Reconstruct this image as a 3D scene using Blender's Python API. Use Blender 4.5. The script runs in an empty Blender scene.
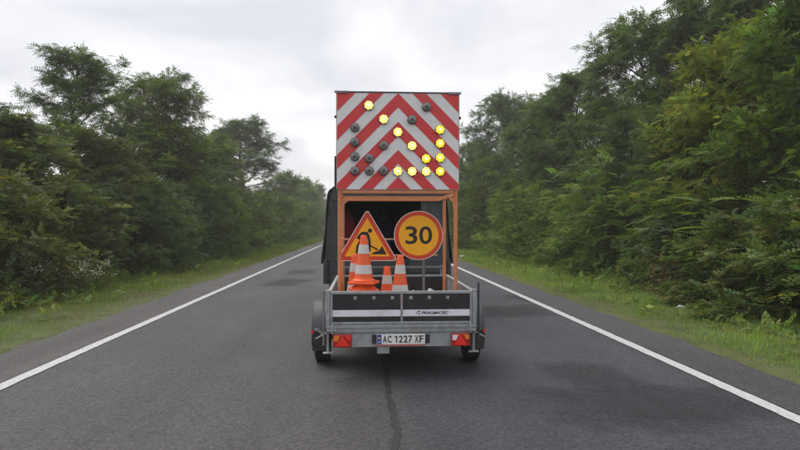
import bpy, bmesh, math, random
import numpy as np
from mathutils import Vector, Matrix, Euler

R = math.radians
random.seed(7)
scene = bpy.context.scene
col = scene.collection

# ------------------------------------------------------------------ camera
CAM_H = 1.64
YAW = R(3.34)
cam_d = bpy.data.cameras.new("camera")
cam = bpy.data.objects.new("camera", cam_d)
col.objects.link(cam)
cam.location = (0, 0, CAM_H)
cam.rotation_euler = (R(90.1), 0, -YAW)
cam_d.sensor_width = 36.0
cam_d.lens = 27.0
cam_d.clip_start = 0.05
cam_d.clip_end = 6000
scene.camera = cam

# ------------------------------------------------------------------ sky, sun, exposure
SUN_EL, SUN_AZ = R(60), R(-55)          # azimuth measured from +Y towards +X
world = bpy.data.worlds.new("World")
scene.world = world
world.use_nodes = True
wn, wl = world.node_tree.nodes, world.node_tree.links
wn.clear()
w_out = wn.new("ShaderNodeOutputWorld")
sky = wn.new("ShaderNodeTexSky")
sky.sky_type = 'NISHITA'
sky.sun_disc = False
sky.sun_elevation = SUN_EL
sky.sun_rotation = SUN_AZ
sky.air_density = 1.0
sky.dust_density = 2.5
bg_sky = wn.new("ShaderNodeBackground"); bg_sky.inputs[1].default_value = 0.11
wl.new(sky.outputs[0], bg_sky.inputs[0])
tc = wn.new("ShaderNodeTexCoord")
sep = wn.new("ShaderNodeSeparateXYZ"); wl.new(tc.outputs['Generated'], sep.inputs[0])
zc = wn.new("ShaderNodeMath"); zc.operation = 'MAXIMUM'; wl.new(sep.outputs[2], zc.inputs[0]); zc.inputs[1].default_value = 0.0
za = wn.new("ShaderNodeMath"); za.operation = 'ADD'; wl.new(zc.outputs[0], za.inputs[0]); za.inputs[1].default_value = 0.22
dx = wn.new("ShaderNodeMath"); dx.operation = 'DIVIDE'; wl.new(sep.outputs[0], dx.inputs[0]); wl.new(za.outputs[0], dx.inputs[1])
dy = wn.new("ShaderNodeMath"); dy.operation = 'DIVIDE'; wl.new(sep.outputs[1], dy.inputs[0]); wl.new(za.outputs[0], dy.inputs[1])
cmb = wn.new("ShaderNodeCombineXYZ"); wl.new(dx.outputs[0], cmb.inputs[0]); wl.new(dy.outputs[0], cmb.inputs[1])
cmb.inputs[2].default_value = 3.1
cn = wn.new("ShaderNodeTexNoise"); cn.inputs['Scale'].default_value = 1.55; cn.inputs['Detail'].default_value = 5.0
cn.inputs['Roughness'].default_value = 0.52; cn.inputs['Distortion'].default_value = 0.35
wl.new(cmb.outputs[0], cn.inputs['Vector'])
cr = wn.new("ShaderNodeValToRGB")
cr.color_ramp.elements[0].position = 0.30; cr.color_ramp.elements[0].color = (0.505, 0.51, 0.55, 1)
cr.color_ramp.elements[1].position = 0.60; cr.color_ramp.elements[1].color = (0.72, 0.72, 0.73, 1)
e = cr.color_ramp.elements.new(0.47); e.color = (0.61, 0.612, 0.638, 1)
wl.new(cn.outputs['Fac'], cr.inputs[0])
bg_cl = wn.new("ShaderNodeBackground"); bg_cl.inputs[1].default_value = 1.0
wl.new(cr.outputs[0], bg_cl.inputs[0])
wmix = wn.new("ShaderNodeMixShader"); wmix.inputs[0].default_value = 0.94
wl.new(bg_sky.outputs[0], wmix.inputs[1]); wl.new(bg_cl.outputs[0], wmix.inputs[2])
wl.new(wmix.outputs[0], w_out.inputs[0])

sun_d = bpy.data.lights.new("sun", 'SUN')
sun_d.energy = 1.5
sun_d.angle = R(40)
sun_d.color = (1.0, 0.965, 0.91)
sun = bpy.data.objects.new("sun", sun_d); col.objects.link(sun)
sdir = Vector((math.sin(SUN_AZ) * math.cos(SUN_EL), math.cos(SUN_AZ) * math.cos(SUN_EL), math.sin(SUN_EL)))
sun.rotation_euler = sdir.to_track_quat('Z', 'Y').to_euler()
sun.location = (-30, -20, 40)

vs = scene.view_settings
vs.view_transform = 'Standard'
vs.look = 'None'
vs.exposure = 0.68
vs.gamma = 1.0
vs.use_curve_mapping = False
scene.cycles.max_bounces = 6
scene.cycles.diffuse_bounces = 4
scene.cycles.transmission_bounces = 4
scene.cycles.transparent_max_bounces = 6

def at(px, py, d):
    """a point of the place: photograph column / row at distance d along the viewing axis"""
    xc = (px - 400) / 600 * d
    return Vector((xc * math.cos(YAW) + d * math.sin(YAW), d * math.cos(YAW) - xc * math.sin(YAW), CAM_H - (py - 226) / 600 * d))

# ------------------------------------------------------------------ materials
MATS = {}
def mat(name, color, rough=0.6, metal=0.0, noise=0.0, nscale=8.0, bump=0.0, bscale=60.0, emit=None, estr=0.0, spec=None,
        dirt=None, dirt_amt=0.0, dscale=3.0):
    m = bpy.data.materials.new(name); m.use_nodes = True
    n, l = m.node_tree.nodes, m.node_tree.links
    b = n["Principled BSDF"]
    b.inputs['Roughness'].default_value = rough
    b.inputs['Metallic'].default_value = metal
    if spec is not None: b.inputs['Specular IOR Level'].default_value = spec
    tcn = n.new("ShaderNodeTexCoord")
    out = None
    if noise > 0:
        t = n.new("ShaderNodeTexNoise"); t.inputs['Scale'].default_value = nscale; t.inputs['Detail'].default_value = 6
        l.new(tcn.outputs['Object'], t.inputs['Vector'])
        r = n.new("ShaderNodeValToRGB")
        r.color_ramp.elements[0].position = 0.3; r.color_ramp.elements[1].position = 0.7
        r.color_ramp.elements[0].color = (*[max(0, c * (1 - noise)) for c in color], 1)
        r.color_ramp.elements[1].color = (*[min(1, c * (1 + noise)) for c in color], 1)
        l.new(t.outputs['Fac'], r.inputs[0]); out = r.outputs[0]
    else:
        b.inputs['Base Color'].default_value = (*color, 1)
    if dirt is not None:
        t2 = n.new("ShaderNodeTexNoise"); t2.inputs['Scale'].default_value = dscale; t2.inputs['Detail'].default_value = 9
        t2.inputs['Roughness'].default_value = 0.7
        l.new(tcn.outputs['Object'], t2.inputs['Vector'])
        r2 = n.new("ShaderNodeMapRange"); r2.inputs[1].default_value = 0.48; r2.inputs[2].default_value = 0.78
        r2.inputs[3].default_value = 0.0; r2.inputs[4].default_value = dirt_amt
        l.new(t2.outputs['Fac'], r2.inputs[0])
        mx = n.new("ShaderNodeMix"); mx.data_type = 'RGBA'
        l.new(r2.outputs[0], mx.inputs[0])
        if out is not None: l.new(out, mx.inputs[6])
        else: mx.inputs[6].default_value = (*color, 1)
        mx.inputs[7].default_value = (*dirt, 1)
        out = mx.outputs[2]
    if out is not None: l.new(out, b.inputs['Base Color'])
    if bump > 0:
        t3 = n.new("ShaderNodeTexNoise"); t3.inputs['Scale'].default_value = bscale; t3.inputs['Detail'].default_value = 4
        l.new(tcn.outputs['Object'], t3.inputs['Vector'])
        bp = n.new("ShaderNodeBump"); bp.inputs['Strength'].default_value = bump; bp.inputs['Distance'].default_value = 0.01
        l.new(t3.outputs['Fac'], bp.inputs['Height']); l.new(bp.outputs[0], b.inputs['Normal'])
    if emit is not None:
        b.inputs['Emission Color'].default_value = (*emit, 1)
        b.inputs['Emission Strength'].default_value = estr
    MATS[name] = m
    return m

DUST = (0.16, 0.14, 0.115)
mat('galvanised', (0.36, 0.38, 0.39), 0.5, 0.55, 0.18, 14, 0.05, 40, dirt=DUST, dirt_amt=0.6, dscale=5)
mat('galvanised_dull', (0.20, 0.21, 0.21), 0.6, 0.4, 0.2, 9, 0.05, 40, dirt=DUST, dirt_amt=0.7, dscale=4)
mat('black_panel', (0.016, 0.014, 0.017), 0.45, 0.0, 0.2, 8, 0.03, 90, dirt=(0.075, 0.065, 0.06), dirt_amt=0.55, dscale=4)
mat('white_stripe', (0.76, 0.76, 0.82), 0.45, 0.0, 0.06, 8, dirt=(0.3, 0.28, 0.26), dirt_amt=0.5, dscale=6)
mat('black_plastic', (0.022, 0.023, 0.026), 0.6, 0, 0.25, 12, 0.1, 120, dirt=(0.09, 0.085, 0.08), dirt_amt=0.6, dscale=5)
mat('mudguard', (0.055, 0.058, 0.066), 0.5, 0, 0.2, 7, 0.06, 90, dirt=DUST, dirt_amt=0.5, dscale=6)
mat('tyre', (0.018, 0.018, 0.019), 0.85, 0, 0.25, 18, 0.2, 120, dirt=(0.07, 0.062, 0.055), dirt_amt=0.6, dscale=6)
mat('plywood', (0.13, 0.085, 0.05), 0.7, 0, 0.3, 6, 0.1, 60, dirt=(0.06, 0.05, 0.045), dirt_amt=0.8, dscale=4)
mat('lamp_red', (0.42, 0.012, 0.010), 0.25, 0, 0.1, 20, dirt=(0.12, 0.03, 0.03), dirt_amt=0.4, dscale=14)
mat('reflector_red', (0.78, 0.030, 0.018), 0.25, 0, 0.1, 60, 0.15, 200)
mat('lamp_amber', (0.72, 0.22, 0.02), 0.25)
mat('lamp_white', (0.75, 0.75, 0.74), 0.2)
mat('plate_white', (0.76, 0.76, 0.74), 0.4, 0, 0.05, 12, dirt=(0.35, 0.32, 0.29), dirt_amt=0.5, dscale=7)
mat('plate_blue', (0.012, 0.045, 0.28), 0.4)
mat('plate_yellow', (0.75, 0.55, 0.03), 0.4)
mat('plate_red', (0.42, 0.11, 0.10), 0.5, 0, 0.2, 14, dirt=(0.3, 0.25, 0.24), dirt_amt=0.5, dscale=20)
mat('ink', (0.010, 0.010, 0.011), 0.5)
mat('frame_orange', (0.58, 0.205, 0.078), 0.55, 0, 0.15, 9, 0.05, 60, dirt=(0.42, 0.26, 0.18), dirt_amt=0.9, dscale=7)
mat('frame_bar', (0.52, 0.27, 0.16), 0.55, 0.1, 0.15, 9, dirt=(0.3, 0.26, 0.24), dirt_amt=0.7, dscale=7)
mat('board_white', (0.74, 0.74, 0.75), 0.5, 0, 0.06, 5, 0.03, 200, dirt=(0.50, 0.48, 0.47), dirt_amt=0.8, dscale=5)
mat('board_red', (0.64, 0.038, 0.045), 0.5, 0, 0.10, 5, 0.03, 200, dirt=(0.44, 0.08, 0.08), dirt_amt=0.8, dscale=5)
mat('board_edge', (0.045, 0.047, 0.05), 0.5, 0.3, 0.2, 9)
mat('bracket_grey', (0.20, 0.21, 0.22), 0.5, 0.5, 0.2, 9)
mat('lamp_housing', (0.085, 0.086, 0.088), 0.5, 0, 0.2, 30)
mat('lamp_lens_off', (0.19, 0.19, 0.19), 0.25, 0, 0.45, 40, 0.2, 150)
mat('lamp_lens_pale', (0.45, 0.34, 0.08), 0.35, emit=(1.0, 0.87, 0.20), estr=0.74)
mat('lamp_lens_yellow', (0.45, 0.30, 0.02), 0.35, emit=(1.0, 0.72, 0.02), estr=0.62)
mat('lamp_core', (0.5, 0.4, 0.2), 0.3, emit=(1.0, 0.90, 0.45), estr=1.0)
mat('sign_white', (0.72, 0.70, 0.68), 0.4, 0, 0.06, 8)
mat('sign_red', (0.66, 0.055, 0.014), 0.4, 0, 0.10, 8, dirt=(0.42, 0.06, 0.03), dirt_amt=0.5, dscale=5)
mat('sign_yellow', (0.96, 0.47, 0.006), 0.42, 0, 0.05, 6, dirt=(0.66, 0.30, 0.02), dirt_amt=0.5, dscale=5)
mat('sign_back', (0.30, 0.31, 0.32), 0.5, 0.4, 0.15, 9)
mat('cone_orange', (0.80, 0.105, 0.020), 0.5, 0, 0.10, 9, 0.04, 80, dirt=(0.45, 0.10, 0.05), dirt_amt=0.6, dscale=9)
mat('cone_white', (0.58, 0.55, 0.53), 0.45, 0, 0.12, 14, dirt=(0.33, 0.30, 0.28), dirt_amt=0.75, dscale=14)
mat('canvas', (0.058, 0.059, 0.056), 0.85, 0, 0.28, 3.5, 0.25, 160, dirt=(0.075, 0.072, 0.064), dirt_amt=0.8, dscale=2.5)
mat('canvas_pale', (0.060, 0.063, 0.066), 0.8, 0, 0.28, 3.5, 0.2, 160, dirt=(0.10, 0.095, 0.09), dirt_amt=0.7, dscale=3)
mat('truck_body', (0.030, 0.036, 0.044), 0.45, 0.0, 0.25, 5, 0.05, 60, dirt=(0.10, 0.09, 0.08), dirt_amt=0.7, dscale=4)
mat('truck_dark', (0.014, 0.014, 0.015), 0.7, 0.1, 0.3, 9)
mat('cab_paint', (0.06, 0.085, 0.10), 0.35, 0, 0.1, 5, dirt=(0.14, 0.13, 0.12), dirt_amt=0.5, dscale=3)
mat('glass_dark', (0.012, 0.014, 0.016), 0.08)
mat('red_cloth', (0.30, 0.018, 0.030), 0.85, 0, 0.25, 9, 0.2, 60)
mat('blue_cloth', (0.03, 0.035, 0.10), 0.85, 0, 0.25, 9, 0.2, 60)
mat('sack', (0.45, 0.44, 0.42), 0.85, 0, 0.2, 9, 0.2, 60)
mat('rim', (0.30, 0.31, 0.32), 0.45, 0.7, 0.2, 12, dirt=DUST, dirt_amt=0.6, dscale=9)
mat('litter_white', (0.40, 0.41, 0.39), 0.6, 0, 0.12, 20)
mat('bark', (0.050, 0.040, 0.032), 0.95, 0, 0.4, 9, 0.5, 40)
mat('twig', (0.075, 0.062, 0.045), 0.95, 0, 0.3, 9)
mat('dry_stalk', (0.19, 0.115, 0.075), 0.95, 0, 0.3, 20)

def leaf_mat(name, base, var=0.35, trans=0.30, rough=0.62):
    """leaves: colour by each spray's own tint and the plant's own shade; a little light passes through"""
    m = bpy.data.materials.new(name); m.use_nodes = True
    n, l = m.node_tree.nodes, m.node_tree.links
    b = n["Principled BSDF"]; out = n["Material Output"]
    at_ = n.new("ShaderNodeAttribute"); at_.attribute_name = "tint"
    mx = n.new("ShaderNodeMix"); mx.data_type = 'RGBA'; mx.blend_type = 'MULTIPLY'; mx.inputs[0].default_value = 1.0
    mx.inputs[6].default_value = (*base, 1)
    l.new(at_.outputs['Color'], mx.inputs[7])
    oi = n.new("ShaderNodeObjectInfo")
    hs = n.new("ShaderNodeHueSaturation")
    mr = n.new("ShaderNodeMapRange"); mr.inputs[3].default_value = 1 - var; mr.inputs[4].default_value = 1 + var
    l.new(oi.outputs['Random'], mr.inputs[0]); l.new(mr.outputs[0], hs.inputs['Value'])
    mr2 = n.new("ShaderNodeMapRange"); mr2.inputs[3].default_value = 0.488; mr2.inputs[4].default_value = 0.512
    mul = n.new("ShaderNodeMath"); mul.operation = 'MULTIPLY'; mul.inputs[1].default_value = 7.31
    fr = n.new("ShaderNodeMath"); fr.operation = 'FRACT'
    l.new(oi.outputs['Random'], mul.inputs[0]); l.new(mul.outputs[0], fr.inputs[0]); l.new(fr.outputs[0], mr2.inputs[0])
    l.new(mr2.outputs[0], hs.inputs['Hue'])
    l.new(mx.outputs[2], hs.inputs['Color'])
    l.new(hs.outputs[0], b.inputs['Base Color'])
    b.inputs['Roughness'].default_value = rough
    b.inputs['Specular IOR Level'].default_value = 0.22
    tr = n.new("ShaderNodeBsdfTranslucent")
    g = n.new("ShaderNodeMix"); g.data_type = 'RGBA'; g.blend_type = 'MULTIPLY'; g.inputs[0].default_value = 1.0
    g.inputs[7].default_value = (1.08, 1.28, 0.6, 1)
    l.new(hs.outputs[0], g.inputs[6]); l.new(g.outputs[2], tr.inputs['Color'])
    ms = n.new("ShaderNodeMixShader"); ms.inputs[0].default_value = trans
    l.new(b.outputs[0], ms.inputs[1]); l.new(tr.outputs[0], ms.inputs[2])
    l.new(ms.outputs[0], out.inputs['Surface'])
    MATS[name] = m
    return m
leaf_mat('leaf_green', (0.116, 0.158, 0.040), 0.20, 0.40)
leaf_mat('leaf_dark', (0.088, 0.124, 0.046), 0.18, 0.38)
leaf_mat('leaf_olive', (0.122, 0.138, 0.044), 0.16, 0.38)
leaf_mat('leaf_yellow', (0.205, 0.222, 0.046), 0.03, 0.38)
leaf_mat('leaf_fresh', (0.170, 0.220, 0.052), 0.12, 0.42)
leaf_mat('grass_blade', (0.165, 0.215, 0.052), 0.0, 0.36)
leaf_mat('petal', (0.75, 0.74, 0.62), 0.0, 0.3)

def asphalt_mat(name, base_l, base_r, seam_x=None, dark=1.0, clip=None):
    m = bpy.data.materials.new(name); m.use_nodes = True
    n, l = m.node_tree.nodes, m.node_tree.links
    b = n["Principled BSDF"]
    tcn = n.new("ShaderNodeTexCoord")
    co = tcn.outputs['Object']
    def noise(scale, detail=5, rough=0.6, vec=None):
        t = n.new("ShaderNodeTexNoise"); t.inputs['Scale'].default_value = scale; t.inputs['Detail'].default_value = detail
        t.inputs['Roughness'].default_value = rough
        l.new(vec if vec is not None else co, t.inputs['Vector']); return t.outputs['Fac']
    def mr(src, a, b_, c, d):
        t = n.new("ShaderNodeMapRange"); t.inputs[1].default_value = a; t.inputs[2].default_value = b_
        t.inputs[3].default_value = c; t.inputs[4].default_value = d; l.new(src, t.inputs[0]); return t.outputs[0]
    def mul(a, b_):
        t = n.new("ShaderNodeMath"); t.operation = 'MULTIPLY'; l.new(a, t.inputs[0]); l.new(b_, t.inputs[1]); return t.outputs[0]
    # the two paver strips have slightly different stone
    sx = n.new("ShaderNodeSeparateXYZ"); l.new(co, sx.inputs[0])
    wob = n.new("ShaderNodeMath"); wob.operation = 'ADD'; l.new(sx.outputs[0], wob.inputs[0])
    l.new(mr(noise(0.9, 4), 0.3, 0.7, -0.25, 0.25), wob.inputs[1])
    side = mr(wob.outputs[0], (seam_x or 0) - 0.35, (seam_x or 0) + 0.35, 0.0, 1.0)
    cm = n.new("ShaderNodeMix"); cm.data_type = 'RGBA'; l.new(side, cm.inputs[0])
    cm.inputs[6].default_value = (*base_l, 1); cm.inputs[7].default_value = (*base_r, 1)
    # long worn streaks, broad blotches, aggregate speckle
    mp = n.new("ShaderNodeMapping"); mp.inputs['Scale'].default_value = (1.6, 0.07, 1); l.new(co, mp.inputs['Vector'])
    streak = mr(noise(1.0, 4, 0.6, mp.outputs[0]), 0.3, 0.7, 0.80, 1.20)
    blot = mr(noise(0.55, 6, 0.62), 0.3, 0.7, 0.84, 1.16)
    fine = mr(noise(19.0, 4, 0.75), 0.3, 0.7, 0.74, 1.26)
    vor = n.new("ShaderNodeTexVoronoi"); vor.inputs['Scale'].default_value = 70.0; l.new(co, vor.inputs['Vector'])
    hsv = n.new("ShaderNodeSeparateColor"); l.new(vor.outputs['Color'], hsv.inputs[0])
    speck = mr(hsv.outputs[0], 0.0, 1.0, 0.48, 1.52)
    f = mul(mul(mul(streak, blot), fine), speck)
    vm = n.new("ShaderNodeVectorMath"); vm.operation = 'SCALE'; l.new(cm.outputs[2], vm.inputs[0]); l.new(f, vm.inputs['Scale'])
    l.new(vm.outputs[0], b.inputs['Base Color'])
    b.inputs['Roughness'].default_value = 0.72
    b.inputs['Specular IOR Level'].default_value = 0.4
    bp = n.new("ShaderNodeBump"); bp.inputs['Strength'].default_value = 0.55; bp.inputs['Distance'].default_value = 0.006
    l.new(vor.outputs['Distance'], bp.inputs['Height']); l.new(bp.outputs[0], b.inputs['Normal'])
    if clip:
        # worn patch: its thin layer frays out towards the rim (UV radius) in a ragged, half-covered band
        uv = n.new("ShaderNodeUVMap"); ln = n.new("ShaderNodeVectorMath"); ln.operation = 'LENGTH'; l.new(uv.outputs[0], ln.inputs[0])
        rag = mr(noise(2.0, 7, 0.62), 0.3, 0.7, -0.22, 0.22)
        ad = n.new("ShaderNodeMath"); ad.operation = 'ADD'; l.new(ln.outputs['Value'], ad.inputs[0]); l.new(rag, ad.inputs[1])
        cov = mr(ad.outputs[0], 0.30, 0.98, 0.62, 0.0)
        tr = n.new("ShaderNodeBsdfTransparent"); ms = n.new("ShaderNodeMixShader")
        l.new(cov, ms.inputs[0]); l.new(tr.outputs[0], ms.inputs[1]); l.new(b.outputs[0], ms.inputs[2])
        l.new(ms.outputs[0], n["Material Output"].inputs['Surface'])
    MATS[name] = m
    return m
asphalt_mat('asphalt', (0.051, 0.048, 0.048), (0.038, 0.0375, 0.046), 0.25)
asphalt_mat('asphalt_shoulder', (0.056, 0.052, 0.050), (0.048, 0.044, 0.048), 0.0)
asphalt_mat('asphalt_patch', (0.024, 0.023, 0.027), (0.024, 0.023, 0.027), 0.0, clip=True)
asphalt_mat('asphalt_patch_worn', (0.027, 0.026, 0.031), (0.027, 0.026, 0.031), 0.0, clip=True)
asphalt_mat('asphalt_patch_faint', (0.030, 0.029, 0.034), (0.030, 0.029, 0.034), 0.0, clip=True)
mat('tar', (0.014, 0.014, 0.016), 0.6, 0, 0.35, 25, 0.3, 120, dirt=(0.034, 0.033, 0.034), dirt_amt=0.4, dscale=18)
mat('tar_thin', (0.058, 0.056, 0.058), 0.7, 0, 0.35, 25, 0.3, 120, dirt=(0.095, 0.09, 0.088), dirt_amt=0.9, dscale=9)
mat('line_paint', (0.46, 0.46, 0.46), 0.6, 0, 0.14, 30, 0.2, 140, dirt=(0.22, 0.21, 0.20), dirt_amt=0.95, dscale=26)
mat('soil', (0.048, 0.042, 0.024), 0.95, 0, 0.4, 1.7, 0.6, 30, dirt=(0.050, 0.065, 0.022), dirt_amt=0.9, dscale=1.2)
mat('verge_soil', (0.060, 0.074, 0.020), 0.95, 0, 0.35, 2.5, 0.6, 30, dirt=(0.085, 0.066, 0.036), dirt_amt=0.85, dscale=1.6)

# ------------------------------------------------------------------ mesh helpers
def link(name, me, material=None, parent=None, loc=None):
    o = bpy.data.objects.new(name, me)
    col.objects.link(o)
    if material: 
        me.materials.clear(); me.materials.append(MATS[material])
    if parent: o.parent = parent
    if loc is not None: o.location = loc
    return o

def tag(o, label, cat=None, group=None, kind=None):
    o["label"] = label
    if cat: o["category"] = cat
    if group: o["group"] = group
    if kind: o["kind"] = kind
    return o

def empty(name, loc, rz=0.0, label=None, cat=None, group=None):
    o = bpy.data.objects.new(name, None); col.objects.link(o)
    o.empty_display_size = 0.2
    o.location = loc; o.rotation_euler = (0, 0, rz)
    if label: tag(o, label, cat, group)
    return o

class MB:
    def __init__(self): self.bm = bmesh.new()
    def box(self, x0, x1, y0, y1, z0, z1, bev=0.0):
        r = bmesh.ops.create_cube(self.bm, size=1.0)
        vs_ = r['verts']
        bmesh.ops.scale(self.bm, vec=(x1 - x0, y1 - y0, z1 - z0), verts=vs_)
        bmesh.ops.translate(self.bm, vec=((x0 + x1) / 2, (y0 + y1) / 2, (z0 + z1) / 2), verts=vs_)
        if bev > 0:
            es = list({e_ for v in vs_ for e_ in v.link_edges})
            bmesh.ops.bevel(self.bm, geom=es, offset=bev, segments=2, affect='EDGES', profile=0.5)
        return self
    def tube(self, pts, radii, sides=8, cap=True):
        pts = [Vector(p) for p in pts]
        if not hasattr(radii, '__len__'): radii = [radii] * len(pts)
        rings = []
        n = len(pts)
        up = None
        for i, p in enumerate(pts):
            d = (pts[min(i + 1, n - 1)] - pts[max(i - 1, 0)]).normalized()
            if up is None:
                up = d.orthogonal().normalized()
                if abs(d.z) < 0.9: up = (Vector((0, 0, 1)) - d * d.z).normalized()
            u = (up - d * up.dot(d)).normalized(); v = d.cross(u)
            rings.append([self.bm.verts.new(p + (u * math.cos(a) + v * math.sin(a)) * radii[i])
                          for a in [2 * math.pi * (k + 0.5) / sides for k in range(sides)]])
        for a, b in zip(rings, rings[1:]):
            for k in range(sides):
                self.bm.faces.new((a[k], a[(k + 1) % sides], b[(k + 1) % sides], b[k]))
        if cap:
            self.bm.faces.new(rings[0][::-1]); self.bm.faces.new(rings[-1])
        return self
    def sqbar(self, a, b, w):                       # square-section bar
        return self.tube([a, b], w * 0.7071, 4)
    def lathe(self, prof, sides=24, axis='z', c=(0, 0, 0), close=False):
        rings = []
        for r_, h in prof:
            ring = []
            for k in range(sides):
                a = 2 * math.pi * k / sides
                p = (r_ * math.cos(a), r_ * math.sin(a), h)
                if axis == 'x': p = (h, r_ * math.cos(a), r_ * math.sin(a))
                if axis == 'y': p = (r_ * math.cos(a), h, r_ * math.sin(a))
                ring.append(self.bm.verts.new((p[0] + c[0], p[1] + c[1], p[2] + c[2])))
            rings.append(ring)
        prs = list(zip(rings, rings[1:]))
        if close: prs.append((rings[-1], rings[0]))
        for a, b in prs:
            for k in range(sides):
                self.bm.faces.new((a[k], a[(k + 1) % sides], b[(k + 1) % sides], b[k]))
        if not close:
            self.bm.faces.new(rings[0][::-1]); self.bm.faces.new(rings[-1])
        return self
    def prism_xz(self, poly, y0, y1):              # polygon in x,z extruded along y
        a = [self.bm.verts.new((p[0], y0, p[1])) for p in poly]
        b = [self.bm.verts.new((p[0], y1, p[1])) for p in poly]
        n = len(poly)
        self.bm.faces.new(a); self.bm.faces.new(b[::-1])
        for i in range(n): self.bm.faces.new((a[i], b[i], b[(i + 1) % n], a[(i + 1) % n]))
        return self
    def prism_yz(self, poly, x0, x1):
        a = [self.bm.verts.new((x0, p[0], p[1])) for p in poly]
        b = [self.bm.verts.new((x1, p[0], p[1])) for p in poly]
        n = len(poly)
        self.bm.faces.new(a); self.bm.faces.new(b[::-1])
        for i in range(n): self.bm.faces.new((a[i], b[i], b[(i + 1) % n], a[(i + 1) % n]))
        return self
    def build(self, name, material, parent=None, loc=None, smooth=False, bevel=0.0):
        bmesh.ops.recalc_face_normals(self.bm, faces=self.bm.faces)
        me = bpy.data.meshes.new(name); self.bm.to_mesh(me); self.bm.free()
        if smooth:
            me.shade_smooth()
            try: me.set_sharp_from_angle(angle=R(38))
            except Exception: pass
        o = link(name, me, material, parent, loc)
        if bevel > 0:
            md = o.modifiers.new("edge", 'BEVEL'); md.width = bevel; md.segments = 2; md.limit_method = 'ANGLE'
        return o

def np_mesh(name, V, F, tint=None):
    me = bpy.data.meshes.new(name)
    V = np.asarray(V, dtype=np.float32); F = np.asarray(F, dtype=np.int32)
    k = F.shape[1]
    me.vertices.add(len(V)); me.vertices.foreach_set("co", V.ravel())
    me.loops.add(F.size); me.loops.foreach_set("vertex_index", F.ravel())
    me.polygons.add(len(F)); me.polygons.foreach_set("loop_start", np.arange(0, F.size, k, dtype=np.int32))
    try: me.polygons.foreach_set("loop_total", np.full(len(F), k, dtype=np.int32))
    except Exception: pass
    if tint is not None:
        at_ = me.color_attributes.new("tint", 'FLOAT_COLOR', 'POINT')
        c4 = np.ones((len(V), 4), dtype=np.float32); c4[:, :3] = tint
        at_.data.foreach_set("color", c4.ravel())
    me.update(calc_edges=True)
    return me

def text_obj(name, s, width, height, material, parent, centre, thicken=0.0, shear=0.0, font_size=1.0):
    cu = bpy.data.curves.new(name, 'FONT'); cu.body = s; cu.size = font_size
    cu.offset = thicken; cu.extrude = 0.0; cu.shear = shear; cu.resolution_u = 4
    tmp = bpy.data.objects.new(name, cu); col.objects.link(tmp)
    dg = bpy.context.evaluated_depsgraph_get()
    me = bpy.data.meshes.new_from_object(tmp.evaluated_get(dg))
    bpy.data.objects.remove(tmp); bpy.data.curves.remove(cu)
    co = np.zeros(len(me.vertices) * 3, dtype=np.float32); me.vertices.foreach_get("co", co); co = co.reshape(-1, 3)
    mn, mx_ = co.min(0), co.max(0)
    sx, sz = width / (mx_[0] - mn[0]), height / (mx_[1] - mn[1])
    out = np.zeros_like(co)
    out[:, 0] = (co[:, 0] - (mn[0] + mx_[0]) / 2) * sx
    out[:, 2] = (co[:, 1] - (mn[1] + mx_[1]) / 2) * sz
    me.vertices.foreach_set("co", out.ravel()); me.update()
    return link(name, me, material, parent, centre)

def flat_xz(name, polys, y, material, parent, thick=0.002):
    m = MB()
    for p in polys: m.prism_xz(p, y, y + thick)
    return m.build(name, material, parent)

# ------------------------------------------------------------------ ground and road
ROAD_L, ROAD_R = -4.62, 4.46
rng = np.random.default_rng(11)

def grid_mesh(xs, ys, zf):
    X, Y = np.meshgrid(xs, ys)
    Z = zf(X, Y)
    V = np.stack([X, Y, Z], -1).reshape(-1, 3)
    nx, ny = len(xs), len(ys)
    i = np.arange(ny - 1)[:, None] * nx + np.arange(nx - 1)[None, :]
    F = np.stack([i, i + 1, i + nx + 1, i + nx], -1).reshape(-1, 4)
    return V, F

def hill(X, Y):
    """height of the ground: flat under the road, a shallow swale, then a low bank under the trees"""
    s = np.where(X < 0, np.maximum(0, -X + ROAD_L), np.maximum(0, X - ROAD_R))
    z = -0.05 + 0.0 * s
    z = np.where(s > 0.0, -0.015 - 0.05 * np.clip(s / 2.0, 0, 1) + 0.55 * np.clip((s - 2.4) / 9.0, 0, 1), z)
    bumps = 0.035 * np.sin(X * 2.3 + 0.7 * np.sin(Y * 1.1)) * np.sin(Y * 1.9 + X) * np.clip(s / 1.0, 0, 1)
    z = z + bumps
    z = np.where(np.abs(X) < 4.3, -0.06, z)
    fade = np.clip((np.abs(X) - 40) / 60, 0, 1)
    return z * (1 - fade) - 0.06 * fade * 0

xs = np.concatenate([[-1500, -800, -250, -100], np.linspace(-60, -14, 24), np.linspace(-13.5, -4.3, 36), [-4.0, 0, 4.0],
                     np.linspace(4.3, 13.5, 36), np.linspace(14, 60, 24), [100, 250, 800, 1500]])
ys = np.concatenate([[-1500, -500, -60], np.linspace(-20, 60, 161), np.linspace(61, 180, 60), [300, 800, 1500]])
V, F = grid_mesh(xs, ys, hill)
o = link('ground', np_mesh('ground', V, F), 'soil'); o["kind"] = "structure"; tag(o, 'dark earth ground under the roadside trees')

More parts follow.
